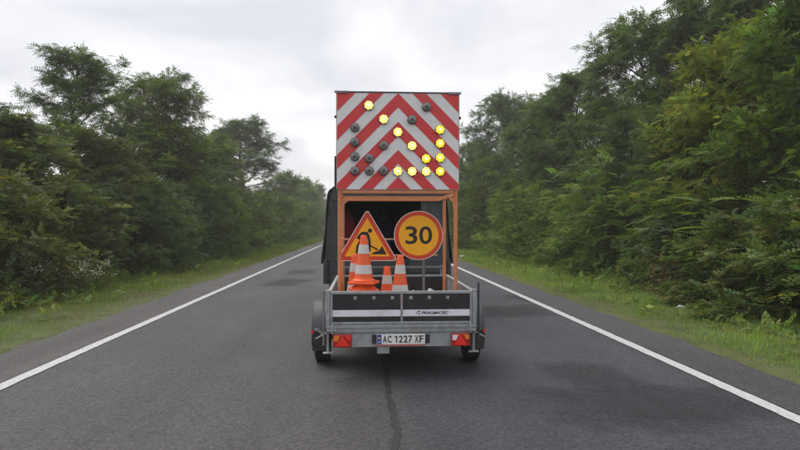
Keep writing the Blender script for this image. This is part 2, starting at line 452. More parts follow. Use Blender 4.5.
# grassy verges: soil sheets lying over the ground
def strip(name, x0f, x1f, y0, y1, n, z, material, parent=None, jit0=0.0, jit1=0.0, cols=1, seed=1):
    r_ = np.random.default_rng(seed)
    yy = np.linspace(0, 1, n) ** 1.6 * (y1 - y0) + y0
    a = np.array([x0f(v) for v in yy]) + r_.normal(0, 1, n) * jit0
    b = np.array([x1f(v) for v in yy]) + r_.normal(0, 1, n) * jit1
    t = np.linspace(0, 1, cols + 1)
    X = a[:, None] * (1 - t) + b[:, None] * t
    Y = np.repeat(yy[:, None], cols + 1, 1)
    Z = z(X, Y) if callable(z) else np.full_like(X, z)
    V = np.stack([X, Y, Z], -1).reshape(-1, 3); nx = cols + 1
    i = np.arange(n - 1)[:, None] * nx + np.arange(nx - 1)[None, :]
    F = np.stack([i, i + 1, i + nx + 1, i + nx], -1).reshape(-1, 4)
    me = np_mesh(name, V, F)
    return link(name, me, material, parent)

cst = lambda c: (lambda y: c)
road = strip('road', cst(ROAD_L), cst(ROAD_R), -30, 260, 40, 0.0, 'asphalt', cols=6)
road["kind"] = "structure"; tag(road, 'worn grey asphalt road running straight ahead')
LINE_L, LINE_R = -3.70, 3.66
s1 = strip('shoulder', cst(ROAD_L - 0.02), cst(LINE_L - 0.10), -30, 260, 400, 0.004, 'asphalt_shoulder', road, 0.055, 0.006, seed=2)
s2 = strip('shoulder', cst(LINE_R + 0.10), cst(ROAD_R + 0.02), -30, 260, 400, 0.004, 'asphalt_shoulder', road, 0.006, 0.055, seed=3)
strip('edge_line', cst(LINE_L - 0.075), cst(LINE_L + 0.075), -30, 260, 1600, 0.008, 'line_paint', road, 0.0035, 0.0035, seed=4)
strip('edge_line', cst(LINE_R - 0.075), cst(LINE_R + 0.075), -30, 260, 1600, 0.008, 'line_paint', road, 0.0035, 0.0035, seed=5)

def blob(name, cx, cy, rx, ry, material, z, seed, n=40, rough=0.12, squ=0.5):
    r_ = random.Random(seed)
    ph = [r_.uniform(0, 6.28) for _ in range(6)]
    pts = []
    for k in range(n):
        a = 2 * math.pi * k / n
        ca, sa = math.cos(a), math.sin(a)
        q = (abs(ca) ** squ * (1 if ca > 0 else -1), abs(sa) ** squ * (1 if sa > 0 else -1))
        f = 1 + rough * sum(math.sin((j + 2) * a + ph[j]) / (j + 1) for j in range(5)) + r_.gauss(0, rough * 0.15)
        pts.append((cx + q[0] * rx * f, cy + q[1] * ry * f))
    bm = bmesh.new()
    uvl = bm.loops.layers.uv.new('UVMap')
    c_ = bm.verts.new((cx, cy, z)); ring = [bm.verts.new((p[0], p[1], z)) for p in pts]
    for k in range(n):
        f_ = bm.faces.new((c_, ring[k], ring[(k + 1) % n]))
        for lp, v_ in zip(f_.loops, ((0, 0), (math.cos(2 * math.pi * k / n), math.sin(2 * math.pi * k / n)), (math.cos(2 * math.pi * (k + 1) / n), math.sin(2 * math.pi * (k + 1) / n)))): lp[uvl].uv = v_
    me = bpy.data.meshes.new(name); bm.to_mesh(me); bm.free()
    return link(name, me, material, road)
p = at(512, 311, 11.6); blob('patch', p.x, p.y, 0.85, 1.0, 'asphalt_patch', 0.0022, 1)
p = at(560, 300, 13.2); blob('patch', p.x - 0.4, p.y + 0.5, 0.7, 0.9, 'asphalt_patch_faint', 0.0032, 8)
p = at(286, 281, 17.5); blob('patch', p.x, p.y, 0.8, 1.3, 'asphalt_patch', 0.0022, 2)
p = at(303, 271, 21.5); blob('patch', p.x, p.y, 0.5, 1.6, 'asphalt_patch_worn', 0.0032, 3)
p = at(650, 402, 5.6); blob('patch', p.x, p.y - 0.1, 1.15, 0.85, 'asphalt_patch_worn', 0.0022, 4)
p = at(590, 375, 6.6); blob('patch', p.x, p.y, 0.6, 0.7, 'asphalt_patch_faint', 0.0032, 5)
# sealed joint along the middle of the road
def ribbon(name, pts, w, material, z, seed, jit=0.25):
    r_ = random.Random(seed)
    V, F = [], []
    for i, p_ in enumerate(pts):
        a = Vector(pts[max(i - 1, 0)]); b = Vector(pts[min(i + 1, len(pts) - 1)])
        d = (b - a).normalized(); nrm = Vector((-d.y, d.x))
        ww = w * (1 + r_.uniform(-jit, jit)) / 2
        c = Vector(p_)
        V += [(c.x + nrm.x * ww, c.y + nrm.y * ww, z), (c.x - nrm.x * ww, c.y - nrm.y * ww, z)]
        if i: F.append((2 * i - 2, 2 * i - 1, 2 * i + 1, 2 * i))
    return link(name, np_mesh(name, V, F), material, road)
ctrl = [(450, 394.5), (430, 396.5), (418, 394), (405, 391), (392, 388.5), (378, 387), (366, 386)]
pts = []
for py, px in ctrl:
    d = 600 * CAM_H / (py - 226); q = at(px, py, d); pts.append((q.x, q.y))
x_end, y_end = pts[-1]
first = [(pts[0][0] - 0.02, 0.5), (pts[0][0] + 0.02, 2.2), (pts[0][0] - 0.02, 3.4)]
poly = first + pts + [(x_end + 0.03, y_end + 2), (x_end - 0.03, y_end + 6), (x_end, y_end + 14), (x_end, y_end + 60)]
fine = []
rr = random.Random(5)
for (a, b) in zip(poly, poly[1:]):
    n = max(2, int(math.hypot(b[0] - a[0], b[1] - a[1]) / 0.06))
    n = min(n, 200)
    for k in range(n):
        t = k / n; fine.append((a[0] + (b[0] - a[0]) * t + rr.gauss(0, 0.006), a[1] + (b[1] - a[1]) * t))
ribbon('crack_seal', fine, 0.056, 'tar', 0.0055, 3, 0.22)
q0, q1 = at(400, 397, 984 / 171), at(470, 399, 984 / 173)
ribbon('hairline_crack', [(q0.x + (q1.x - q0.x) * t / 30, q0.y + (q1.y - q0.y) * t / 30 + rr.gauss(0, 0.006)) for t in range(31)], 0.009, 'tar_thin', 0.0055, 4, 0.5)

vergeL = strip('verge', cst(-8.6), cst(ROAD_L + 0.10), -10, 200, 420, lambda X, Y: hill(X, Y) + 0.006 + 0.014 * (X > -4.9), 'verge_soil', None, 0.15, 0.05, cols=14, seed=6)
vergeR = strip('verge', cst(ROAD_R - 0.10), cst(8.2), -10, 200, 420, lambda X, Y: hill(X, Y) + 0.006 + 0.014 * (X < 4.75), 'verge_soil', None, 0.05, 0.15, cols=14, seed=7)
for v, lb in ((vergeL, 'earth verge beside the left lane, under the grass'), (vergeR, 'earth verge beside the right lane, under the grass')):
    v["kind"] = "structure"; tag(v, lb)

# ------------------------------------------------------------------ foliage kit
def template_pinnate(pairs, lw, ll, droop, fold=0.18):
    """one compound leaf of unit length along +x: paired leaflets, each a folded blade of two quads -> one quad here"""
    V = []
    for i in range(pairs + 1):
        t = 0.16 + 0.84 * i / pairs
        base = np.array([t, 0, -droop * t * t])
        sides_ = (1, -1) if i < pairs else (0,)
        for s in sides_:
            sc = 1.0 - 0.35 * abs(t - 0.55)
            if s == 0: d = np.array([1, 0, -droop * 1.6]); w = np.array([0, 1, 0])
            else: d = np.array([0.45, s * 0.9, -0.15]); w = np.array([0.9, -s * 0.45, 0])
            d = d / np.linalg.norm(d); w = w / np.linalg.norm(w)
            V += [base, base + d * ll * sc * 0.5 + w * lw * sc * 0.5 + np.array([0, 0, fold * lw]),
                  base + d * ll * sc, base + d * ll * sc * 0.5 - w * lw * sc * 0.5 + np.array([0, 0, fold * lw])]
    return np.array(V)

def template_simple(n, lw, ll, droop, seed=0):
    r_ = np.random.default_rng(seed)
    V = []
    for i in range(n):
        t = 0.2 + 0.8 * i / (n - 1)
        s = 1 if i % 2 else -1
        base = np.array([t, 0, -droop * t * t])
        d = np.array([0.6 + 0.3 * r_.random(), s * (0.5 + 0.5 * r_.random()), r_.uniform(-0.5, 0.25)]); d /= np.linalg.norm(d)
        w = np.cross(d, np.array([r_.uniform(-.4, .4), r_.uniform(-.4, .4), 1])); w /= np.linalg.norm(w)
        sc = r_.uniform(0.75, 1.15)
        V += [base, base + d * ll * sc * 0.45 + w * lw * sc * 0.5 + np.array([0, 0, 0.02]),
              base + d * ll * sc, base + d * ll * sc * 0.45 - w * lw * sc * 0.5 + np.array([0, 0, 0.02])]
    return np.array(V)

T_LOCUST = template_pinnate(4, 0.17, 0.33, 0.30)
T_SUMAC = template_pinnate(9, 0.085, 0.27, 0.42)
T_BROAD = template_simple(9, 0.15, 0.24, 0.12, 1)
T_BROAD2 = template_simple(9, 0.19, 0.26, 0.2, 2)

def place_sprays(T, P, D, L, rng, tint, roll=0.55, updir=None):
    """put template T at points P, along D, length L; blades mostly face the sky"""
    N = len(P)
    D = D / np.linalg.norm(D, axis=1, keepdims=True)
    up = np.tile([0, 0, 1.0], (N, 1)) + rng.normal(0, roll, (N, 3))
    Y = np.cross(up, D); Y /= np.linalg.norm(Y, axis=1, keepdims=True) + 1e-9
    Z = np.cross(D, Y)
    B = np.stack([D, Y, Z], 1) * L[:, None, None]
    V = np.einsum('vk,nkj->nvj', T, B) + P[:, None, :]
    k = len(T)
    F = np.arange(N * k).reshape(-1, 4)
    return V.reshape(-1, 3), F, np.repeat(tint, k, 0)

def tints(rng, N, spread=0.25, warm=0.10, odd=0.0, odd_col=(1.9, 1.45, 0.5)):
    v = np.exp(rng.normal(0, spread, N))[:, None]
    w = rng.normal(0, warm, N)
    c = np.ones((N, 3)) * v
    c[:, 0] *= 1 + w; c[:, 2] *= 1 - w
    if odd > 0:
        m = rng.random(N) < odd
        c[m] *= np.array(odd_col)
    return c

def polytube(paths, sides):
    """many tapered limbs -> one mesh; paths: list of (points Nx3, radii N)"""
    V, F, n0 = [], [], 0
    for pts_, rad in paths:
        pts_ = np.asarray(pts_); n = len(pts_)
        d = np.gradient(pts_, axis=0); d /= np.linalg.norm(d, axis=1, keepdims=True) + 1e-9
        ref = np.where(np.abs(d[:, 2:3]) > 0.9, np.array([[1.0, 0, 0]]), np.array([[0, 0, 1.0]]))
        u = np.cross(d, ref); u /= np.linalg.norm(u, axis=1, keepdims=True) + 1e-9
        w = np.cross(d, u)
        a = np.arange(sides) * 2 * math.pi / sides
        ring = pts_[:, None] + (u[:, None] * np.cos(a)[None, :, None] + w[:, None] * np.sin(a)[None, :, None]) * np.asarray(rad)[:, None, None]
        V.append(ring.reshape(-1, 3))
        i = np.arange(n - 1)[:, None] * sides; k = np.arange(sides)[None, :]; k2 = (k + 1) % sides
        F.append((np.stack([i + k, i + k2, i + sides + k2, i + sides + k], -1).reshape(-1, 4)) + n0)
        n0 += n * sides
    return np.concatenate(V), np.concatenate(F)

def grow(seed, H, RAD, clear=0.2, n_limb=40, n_twig=12, n_spray=9, T=T_LOCUST, L=0.30, lean=0.05, trunk_r=0.11, shape='oval',
         tint_kw={}, droop=0.15, up=0.45, stems=1, patchy=0.25):
    """returns meshes (wood, crown) of a plant H tall whose crown radius is about RAD"""
    g = np.random.default_rng(seed)
    wood, P, D = [], [], []
    for st in range(stems):
        sa = g.uniform(0, 6.28); so = (0 if stems == 1 else g.uniform(0.1, 0.45) * RAD)
        top = np.array([math.cos(sa) * so * 1.6 + g.normal(0, lean) * H * 0.5, math.sin(sa) * so * 1.6 + g.normal(0, lean) * H * 0.5, H * (0.93 if st == 0 else g.uniform(0.7, 0.92))])
        b0 = np.array([math.cos(sa) * so * 0.5, math.sin(sa) * so * 0.5, -0.15])
        n = 9
        t = np.linspace(0, 1, n)[:, None]
        tr = b0 * (1 - t) + top * t + np.concatenate([np.cumsum(g.normal(0, 0.022 * H, (n, 2)), 0) * t * (1 - t) * 2, np.zeros((n, 1))], 1)
        wood.append((tr, trunk_r * (1.15 - 1.05 * t[:, 0]) / math.sqrt(stems)))
        nl = max(3, n_limb // stems)
        for i in range(nl):
            s = clear + (1 - clear) * ((i + g.random()) / nl) ** 0.85
            f = s * (n - 1); k = min(int(f), n - 2); o_ = tr[k] + (tr[k + 1] - tr[k]) * (f - k)
            h = (s - clear) / (1 - clear)
            if shape == 'oval': env = math.sqrt(max(0.02, 1 - (2 * h - 0.85) ** 2 / 1.35))
            elif shape == 'dome': env = math.sqrt(max(0.03, 1 - h * h)) 
            else: env = 1.0 - 0.75 * h
            az = i * 2.39996 + g.normal(0, 0.5)
            el = g.uniform(0.05, 0.5) + up * h * 1.1
            ln = RAD * env * g.uniform(0.62, 1.18) * (1 - 0.15 * math.sin(el))
            if g.random() < patchy * 0.5: ln *= 1.18
            d = np.array([math.cos(az) * math.cos(el), math.sin(az) * math.cos(el), math.sin(el)])
            m = 6; tt = np.linspace(0, 1, m)[:, None]
            lp = o_ + d * ln * tt + np.array([0, 0, -1.0]) * (droop * ln * tt ** 2) + g.normal(0, 0.03 * ln, (m, 3)) * tt
            r0 = trunk_r * 0.42 * (1 - 0.6 * s) / math.sqrt(stems)
            wood.append((lp, r0 * (1.05 - tt[:, 0])))
            nt = max(3, int(n_twig * (0.55 + 0.45 * env) * (0.4 if g.random() < patchy * 0.5 else 1)))
            for j in range(nt):
                u = 1 - 0.78 * g.random() ** 1.3 if j else 1.0
                fk = u * (m - 1); kk = min(int(fk), m - 2); q = lp[kk] + (lp[kk + 1] - lp[kk]) * (fk - kk)
                td = d * g.uniform(0.3, 1.0) + g.normal(0, 0.55, 3); td[2] = td[2] * 0.7 + 0.10
                td /= np.linalg.norm(td)
                tl = (0.16 * RAD + 0.22) * g.uniform(0.6, 1.3)
                e_ = q + td * tl + np.array([0, 0, -0.12 * tl])
                wood.append((np.stack([q, (q + e_) / 2 + np.array([0, 0, 0.03 * tl]), e_]), np.array([0.010, 0.007, 0.003])))
                ns = max(3, int(n_spray * g.uniform(0.7, 1.3)))
                w = g.random(ns) ** 0.7
                pp = q + (e_ - q) * w[:, None] + g.normal(0, 0.03, (ns, 3))
                dd = td * 0.7 + g.normal(0, 0.62, (ns, 3)); dd[:, 2] = dd[:, 2] * 0.6 - 0.12
                P.append(pp); D.append(dd)
    P, D = np.concatenate(P), np.concatenate(D)
    keep = P[:, 2] > 0.05
    P, D = P[keep], D[keep]
    N = len(P)
    ti = tints(g, N, **tint_kw)
    # neighbouring sprays of one bough share a hue
    ph = np.sin(P[:, 0] * 1.7 + seed) * np.sin(P[:, 1] * 1.9 + 2 * seed) + np.sin(P[:, 2] * 1.5 + P[:, 0])
    ti = ti * (1 + 0.16 * ph)[:, None]
    V, F, C = place_sprays(T, P, D, L * np.exp(g.normal(0, 0.18, N)), g, ti)
    crown = np_mesh('crown', V, F, C)
    big = [w_ for w_ in wood if len(w_[0]) > 3]; small = [w_ for w_ in wood if len(w_[0]) == 3]
    V1, F1 = polytube(big, 6); V2, F2 = polytube(small[::2], 3) 
    # both with quads
    Vw = np.concatenate([V1, V2]); Fw = np.concatenate([F1, F2 + len(V1)])
    wd = np_mesh('trunk', Vw, Fw)
    return wd, crown

K = {}
K['tall']   = grow(21, 9.0, 2.3, clear=0.20, n_limb=46, n_twig=16, n_spray=13, L=0.27, lean=0.05, trunk_r=0.14, patchy=0.55, shape='oval', up=0.5)
K['tall2']  = grow(29, 9.0, 2.6, clear=0.14, n_limb=58, n_twig=18, n_spray=13, L=0.27, lean=0.06, trunk_r=0.15, patchy=0.4, up=0.5)
K['broad']  = grow(22, 7.0, 3.0, clear=0.10, n_limb=66, n_twig=17, n_spray=12, L=0.27, lean=0.04, trunk_r=0.14, patchy=0.3)
K['broad2'] = grow(23, 7.0, 2.7, clear=0.08, n_limb=66, n_twig=17, n_spray=12, L=0.27, lean=0.05, trunk_r=0.13, shape='cone', up=0.6, patchy=0.35)
K['maple']  = grow(24, 8.0, 2.7, clear=0.08, n_limb=66, n_twig=17, n_spray=12, T=T_BROAD, L=0.33, lean=0.04, trunk_r=0.14, patchy=0.3, tint_kw=dict(spread=0.26, warm=0.14, odd=0.04, odd_col=(1.45, 1.3, 0.6)))
K['shrub']  = grow(25, 3.2, 1.7, clear=0.03, n_limb=56, n_twig=11, n_spray=10, L=0.23, stems=4, trunk_r=0.07, shape='dome', up=0.5, droop=0.22)
K['shrub2'] = grow(26, 3.2, 1.9, clear=0.02, n_limb=58, n_twig=11, n_spray=10, T=T_BROAD, L=0.26, stems=5, trunk_r=0.07, shape='dome', up=0.45, droop=0.28, tint_kw=dict(spread=0.26, warm=0.12))
K['shrub3'] = grow(27, 3.0, 1.6, clear=0.02, n_limb=52, n_twig=11, n_spray=10, T=T_BROAD2, L=0.27, stems=5, trunk_r=0.06, shape='dome', up=0.4, droop=0.3, tint_kw=dict(spread=0.26, warm=0.14, odd=0.02))

def grow_sapling(seed, H=3.4, stems=4, L=0.62):
    """tree-of-heaven suckers: bare upright stems with long pinnate leaves, most at the top"""
    g = np.random.default_rng(seed)
    wood, P, D, Ls = [], [], [], []
    for s in range(stems):
        a = g.uniform(0, 6.28); h = H * g.uniform(0.6, 1.0)
        b0 = np.array([math.cos(a) * g.uniform(0, .55), math.sin(a) * g.uniform(0, .55), -0.1])
        tp = b0 + np.array([g.normal(0, .18), g.normal(0, .18), h])
        t = np.linspace(0, 1, 6)[:, None]
        st = b0 * (1 - t) + tp * t + g.normal(0, 0.03, (6, 3)) * t
        wood.append((st, 0.022 * (1.1 - t[:, 0])))
        n = int(16 * h / 3 + 6)
        for i in range(n):
            u = 1 - 0.8 * ((i + g.random()) / n) ** 1.1
            f = u * 5; k = min(int(f), 4); q = st[k] + (st[k + 1] - st[k]) * (f - k)
            az = i * 2.4 + g.normal(0, .3); el = g.uniform(-0.05, 0.45) + 0.45 * (u > 0.9)
            P.append(q); D.append([math.cos(az) * math.cos(el), math.sin(az) * math.cos(el), math.sin(el)]); Ls.append(L * g.uniform(0.65, 1.2))
    P, D, Ls = np.array(P), np.array(D), np.array(Ls)
    V, F, C = place_sprays(T_SUMAC, P, D, Ls, g, tints(g, len(P), 0.18, 0.08), roll=0.25)
    Vw, Fw = polytube(wood, 5)
    return np_mesh('trunk', Vw, Fw), np_mesh('crown', V, F, C)
K['sapling'] = grow_sapling(31, 3.6, 5, 0.66)
K['sapling2'] = grow_sapling(32, 3.2, 6, 0.58)
KH = dict(tall=9.0, tall2=9.0, broad=7.0, broad2=7.0, maple=8.0, shrub=3.2, shrub2=3.2, shrub3=3.0, sapling=3.6, sapling2=3.2)
KR = dict(tall=2.3, tall2=2.6, broad=3.0, broad2=2.7, maple=2.7, shrub=1.7, shrub2=1.9, shrub3=1.6, sapling=1.0, sapling2=1.0)

prng = random.Random(99)
LEAFED = {}
def plant(kind, name, x, y, h, r, leaf, label, cat, group=None, rz=None):
    """a tree or bush of height h, crown radius r, standing at (x, y)"""
    wd, cr_ = K[kind]
    key = (kind, leaf)
    if key not in LEAFED:
        c2 = cr_.copy(); c2.materials.clear(); c2.materials.append(MATS[leaf]); LEAFED[key] = c2
        if not wd.materials: wd.materials.append(MATS['bark' if cat == 'tree' else 'twig'])
    z = float(hill(np.array([x]), np.array([y]))[0])
    t = empty(name, (x, y, z), prng.uniform(0, 6.28) if rz is None else rz, label, cat, group)
    sx = r / KR[kind]; sz = h / KH[kind]
    for nm, me in (('trunk' if cat == 'tree' else 'stem', wd), ('crown' if cat == 'tree' else 'foliage', LEAFED[key])):
        o = bpy.data.objects.new(nm, me); col.objects.link(o); o.parent = t; o.scale = (sx, sx, sz)
    return t

def hgt(d, top_py): return CAM_H + (226 - top_py) / 600 * d

def plant_px(kind, name, px, X, top, r, leaf, label, cat, group=None, rz=None):
    """a plant X metres from the road's middle, where it is seen in that direction"""
    d = X / ((px - 400) / 600 * math.cos(YAW) + math.sin(YAW))
    q = at(px, 226, d)
    zg = float(hill(np.array([q.x]), np.array([q.y]))[0])
    return plant(kind, name, q.x, q.y, (hgt(d, top) - zg) * 0.97, r, leaf, label, cat, group, rz)

# ------------------------------------------------------------------ trees, left side
GL, GR = 'trees along the left of the road', 'trees along the right of the road'
plant_px('tall', 'locust_tree', 62, -12.2, 40, 2.45, 'leaf_dark', 'tall open-crowned locust tree rising highest left of the road, sky showing through', 'tree', GL, 1.0)
plant_px('broad', 'locust_tree', 155, -11.0, 74, 3.5, 'leaf_green', 'broad dense pointed locust tree between the tallest left tree and the arrow board', 'tree', GL, 2.0)
plant_px('maple', 'roadside_tree', 168, -9.9, 122, 2.7, 'leaf_green', 'leafy green tree in front of the broad pointed locust tree', 'tree', GL)
plant_px('tall2', 'locust_tree', 246, -11.2, 114, 4.6, 'leaf_dark', 'rounded dark locust tree standing third along the left skyline', 'tree', GL, 0.4)
plant_px('maple', 'roadside_tree', 304, -9.6, 178, 3.0, 'leaf_fresh', 'small pale green tree at the far left end beside the truck canvas', 'tree', GL)
plant_px('broad', 'roadside_tree', 284, -10.5, 172, 3.6, 'leaf_green', 'low rounded green tree just before the pale tree at the far left end', 'tree', GL)
plant_px('maple', 'roadside_tree', 8, -10.6, 116, 2.4, 'leaf_olive', 'olive brown leafy tree at the left edge of the photo', 'tree', GL)
plant_px('maple', 'roadside_tree', 98, -10.2, 130, 2.2, 'leaf_olive', 'olive green tree in front of the tallest left tree', 'tree', GL)
plant_px('broad', 'roadside_tree', 206, -10.4, 136, 3.4, 'leaf_green', 'feathery green tree between the broad pointed tree and the rounded dark tree', 'tree', GL)
plant_px('broad2', 'roadside_tree', 318, -9.6, 184, 3.4, 'leaf_green', 'distant small green tree nearly hidden by the truck canvas edge', 'tree', GL)
plant_px('tall2', 'locust_tree', -40, -11.5, 90, 2.6, 'leaf_dark', 'dark locust tree mostly beyond the left edge of the photo', 'tree', GL)
plant_px('broad', 'locust_tree', 506, 11.8, 93, 4.6, 'leaf_dark', 'rounded dark tree standing nearest the arrow board on the right skyline', 'tree', GR)
plant_px('tall2', 'locust_tree', 634, 12.0, 8, 3.3, 'leaf_dark', 'tall blue-green locust tree with a tufted top on the right skyline', 'tree', GR, 2.6)
plant_px('tall2', 'locust_tree', 584, 11.8, 62, 3.2, 'leaf_dark', 'dark tree on the left shoulder of the tall blue-green locust tree', 'tree', GR)
plant_px('tall2', 'locust_tree', 706, 13.2, -22, 3.2, 'leaf_dark', 'tallest dark tree behind the yellowing tree at the top right', 'tree', GR)
plant_px('tall2', 'locust_tree', 770, 13.6, -70, 3.0, 'leaf_dark', 'dark tree reaching above the top right corner of the photo', 'tree', GR)
plant_px('maple', 'roadside_tree', 742, 10.6, 24, 2.3, 'leaf_yellow', 'yellowing broad-leaved tree standing out at the upper right', 'tree', GR, 1.2)
plant_px('maple', 'roadside_tree', 812, 10.4, -10, 2.3, 'leaf_green', 'green broad-leaved tree cut off by the right edge of the photo', 'tree', GR)
plant_px('broad', 'roadside_tree', 470, 10.4, 142, 3.2, 'leaf_green', 'low green tree just right of the arrow board lamps', 'tree', GR)
plant_px('tall2', 'locust_tree', 554, 11.8, 98, 3.4, 'leaf_dark', 'dark tree filling the dip in the right skyline', 'tree', GR)
plant_px('broad2', 'roadside_tree', 542, 10.6, 134, 3.0, 'leaf_green', 'mid-height green tree in front of the dip in the right skyline', 'tree', GR)
plant_px('broad', 'roadside_tree', 636, 10.2, 108, 2.6, 'leaf_dark', 'shaded green tree below the tall blue-green locust tree', 'tree', GR)
plant_px('broad', 'roadside_tree', 690, 10.2, 100, 2.3, 'leaf_dark', 'dark feathery tree just left of the yellowing tree', 'tree', GR)
plant_px('maple', 'roadside_tree', 492, 9.8, 156, 2.8, 'leaf_green', 'green tree right of the frame post, above the far verge', 'tree', GR)
plant_px('broad', 'roadside_tree', 440, 10.2, 160, 3.4, 'leaf_green', 'distant green tree hidden behind the arrow board and truck', 'tree', GR)
# more trunks farther along, seen past the truck
ordw = ['first', 'second', 'third', 'fourth', 'fifth', 'sixth', 'seventh', 'eighth', 'ninth', 'tenth', 'eleventh', 'twelfth',
        'thirteenth', 'fourteenth', 'fifteenth', 'sixteenth', 'seventeenth', 'eighteenth', 'nineteenth', 'twentieth']
for i, y in enumerate((96, 106, 117)):
    for sgn, side, G in ((-1, 'left', GL), (1, 'right', GR)):
        plant(('tall2', 'broad')[i % 2], 'roadside_tree', sgn * (9.5 + (i % 2) * 1.5), y, 7.5 + (i % 2), 3.6, 'leaf_green',
              'far tree on the %s verge, %s beyond the truck' % (side, ordw[i]), 'tree', G)

# front rows of bushes: (photo column, metres from the road's middle, top row, radius, kind, leaf, what it looks like)
def bush_row(rows, side, G):
    for i, (px, X, top, r, kind, leaf, look) in enumerate(rows):
        nm = 'sapling' if kind.startswith('sapling') else 'bush'
        plant_px(kind, nm, px, X, top, r, leaf, '%s, %s plant along the %s verge from the camera' % (look, ordw[i], side), nm, G)
bush_row([
    (-30, -8.7, 178, 1.7, 'shrub3', 'leaf_olive', 'olive bush beyond the photo edge'),
    (14, -8.8, 170, 1.7, 'shrub2', 'leaf_olive', 'brownish olive bush at the photo edge'),
    (56, -9.1, 178, 1.8, 'shrub3', 'leaf_olive', 'loose olive bush behind white flowers'),
    (98, -8.7, 182, 1.8, 'shrub', 'leaf_dark', 'feathery dark bush'),
    (134, -8.3, 192, 1.9, 'shrub', 'leaf_dark', 'dark bush overhanging the grass'),
    (162, -8.5, 178, 2.0, 'shrub', 'leaf_dark', 'deep green feathery bush'),
    (186, -8.6, 184, 2.0, 'shrub2', 'leaf_dark', 'rounded deep green bush'),
    (208, -8.4, 188, 2.0, 'shrub', 'leaf_green', 'feathery green bush'),
    (227, -8.5, 184, 2.1, 'shrub', 'leaf_dark', 'dusky feathery bush'),
    (243, -8.4, 190, 2.1, 'shrub2', 'leaf_green', 'leafy mid green bush'),
    (257, -8.5, 192, 2.2, 'shrub', 'leaf_green', 'mid green bush'),
    (269, -8.4, 194, 2.2, 'shrub2', 'leaf_green', 'plain green bush'),
    (280, -8.4, 196, 2.3, 'shrub', 'leaf_green', 'small-looking far bush'),
    (290, -8.4, 198, 2.4, 'shrub2', 'leaf_fresh', 'yellowish far bush'),
    (300, -8.4, 200, 2.6, 'shrub', 'leaf_green', 'far green bush'),
    (310, -8.4, 202, 2.8, 'shrub2', 'leaf_green', 'low far bush beside the truck'),
], 'left', 'bushes along the left verge')
bush_row([
    (846, 8.3, 190, 1.8, 'shrub3', 'leaf_green', 'bushy plant beyond the photo edge'),
    (792, 8.5, 200, 1.7, 'shrub3', 'leaf_olive', 'leafy rounded bush at the photo edge'),
    (790, 8.0, 166, 1.1, 'sapling2', 'leaf_fresh', 'upright pale-leaved sapling at the edge'),
    (752, 8.4, 220, 1.5, 'shrub2', 'leaf_green', 'spreading leafy bush'),
    (724, 8.1, 190, 1.15, 'sapling', 'leaf_fresh', 'tall sapling with long pale pinnate leaves'),
    (704, 8.6, 206, 1.7, 'shrub3', 'leaf_dark', 'dark bush right of the dry stalks'),
    (662, 8.6, 200, 1.7, 'shrub', 'leaf_green', 'feathery green bush behind the dry stalks'),
    (676, 8.3, 152, 1.2, 'sapling2', 'leaf_fresh', 'upright sapling with long leaves'),
    (642, 8.2, 160, 1.1, 'sapling', 'leaf_green', 'thin-stemmed sapling'),
    (624, 8.5, 202, 1.8, 'shrub2', 'leaf_green', 'wide green bush'),
    (610, 8.0, 148, 1.3, 'sapling', 'leaf_fresh', 'light green long-leaved sapling'),
    (588, 8.4, 196, 1.9, 'shrub', 'leaf_fresh', 'feathery light green bush'),
    (566, 8.1, 162, 1.4, 'sapling2', 'leaf_fresh', 'broad light sapling'),
    (556, 8.5, 190, 1.9, 'shrub2', 'leaf_green', 'rounded green bush'),
    (532, 8.4, 184, 2.0, 'shrub', 'leaf_fresh', 'pale feathery bush'),
    (510, 8.4, 182, 2.1, 'shrub', 'leaf_green', 'soft green bush'),
    (491, 8.3, 184, 2.2, 'shrub2', 'leaf_green', 'green bush right of the frame'),
    (474, 8.3, 186, 2.3, 'shrub', 'leaf_green', 'far feathery bush'),
    (459, 8.3, 190, 2.5, 'shrub2', 'leaf_green', 'far bush by the orange post'),
    (446, 8.3, 194, 2.8, 'shrub', 'leaf_green', 'farthest visible bush'),
], 'right', 'bushes along the right verge')

# the wood behind: one mass of foliage that closes the gaps
def mass(name, boxes, n, L, T, leaf, seed, label):
    g = np.random.default_rng(seed)
    Ps = []
    tot = sum(b[6] for b in boxes)
    for (x0, x1, y0, y1, z0, z1, wt) in boxes:
        m = int(n * wt / tot)
        X = g.uniform(x0, x1, m); Y = g.uniform(y0, y1, m)
        topz = z1 * (0.72 + 0.16 * np.sin(X * 0.9 + seed) * np.sin(Y * 0.33 + seed) + 0.12 * np.sin(Y * 0.8 + X * 0.5))
        Z = z0 + (topz - z0) * g.random(m) ** 0.8
        Ps.append(np.stack([X, Y, Z], 1))
    P = np.concatenate(Ps); N = len(P)
    D = g.normal(0, 1, (N, 3)); D[:, 2] = D[:, 2] * 0.4 - 0.2
    ti = tints(g, N, 0.25, 0.1)
    V, F, C = place_sprays(T, P, D, L * np.exp(g.normal(0, 0.2, N)), g, ti)
    o = link(name, np_mesh(name, V, F, C), leaf); tag(o, label, None, None, 'stuff')
    return o
mass('woods', [(-20, -11.5, 12, 90, 0.2, 6.0, 5), (-18, -9.5, 90, 130, 0.2, 8.0, 1.4), (-24, 24, 130, 140, 0.2, 12.0, 2),
               (11.5, 20, 10, 90, 0.2, 7.5, 5), (9.5, 18, 90, 130, 0.2, 8, 1.4)], 24000, 0.62, T_LOCUST, 'leaf_dark', 3,
     'dense dark woodland filling the gaps behind the roadside trees')

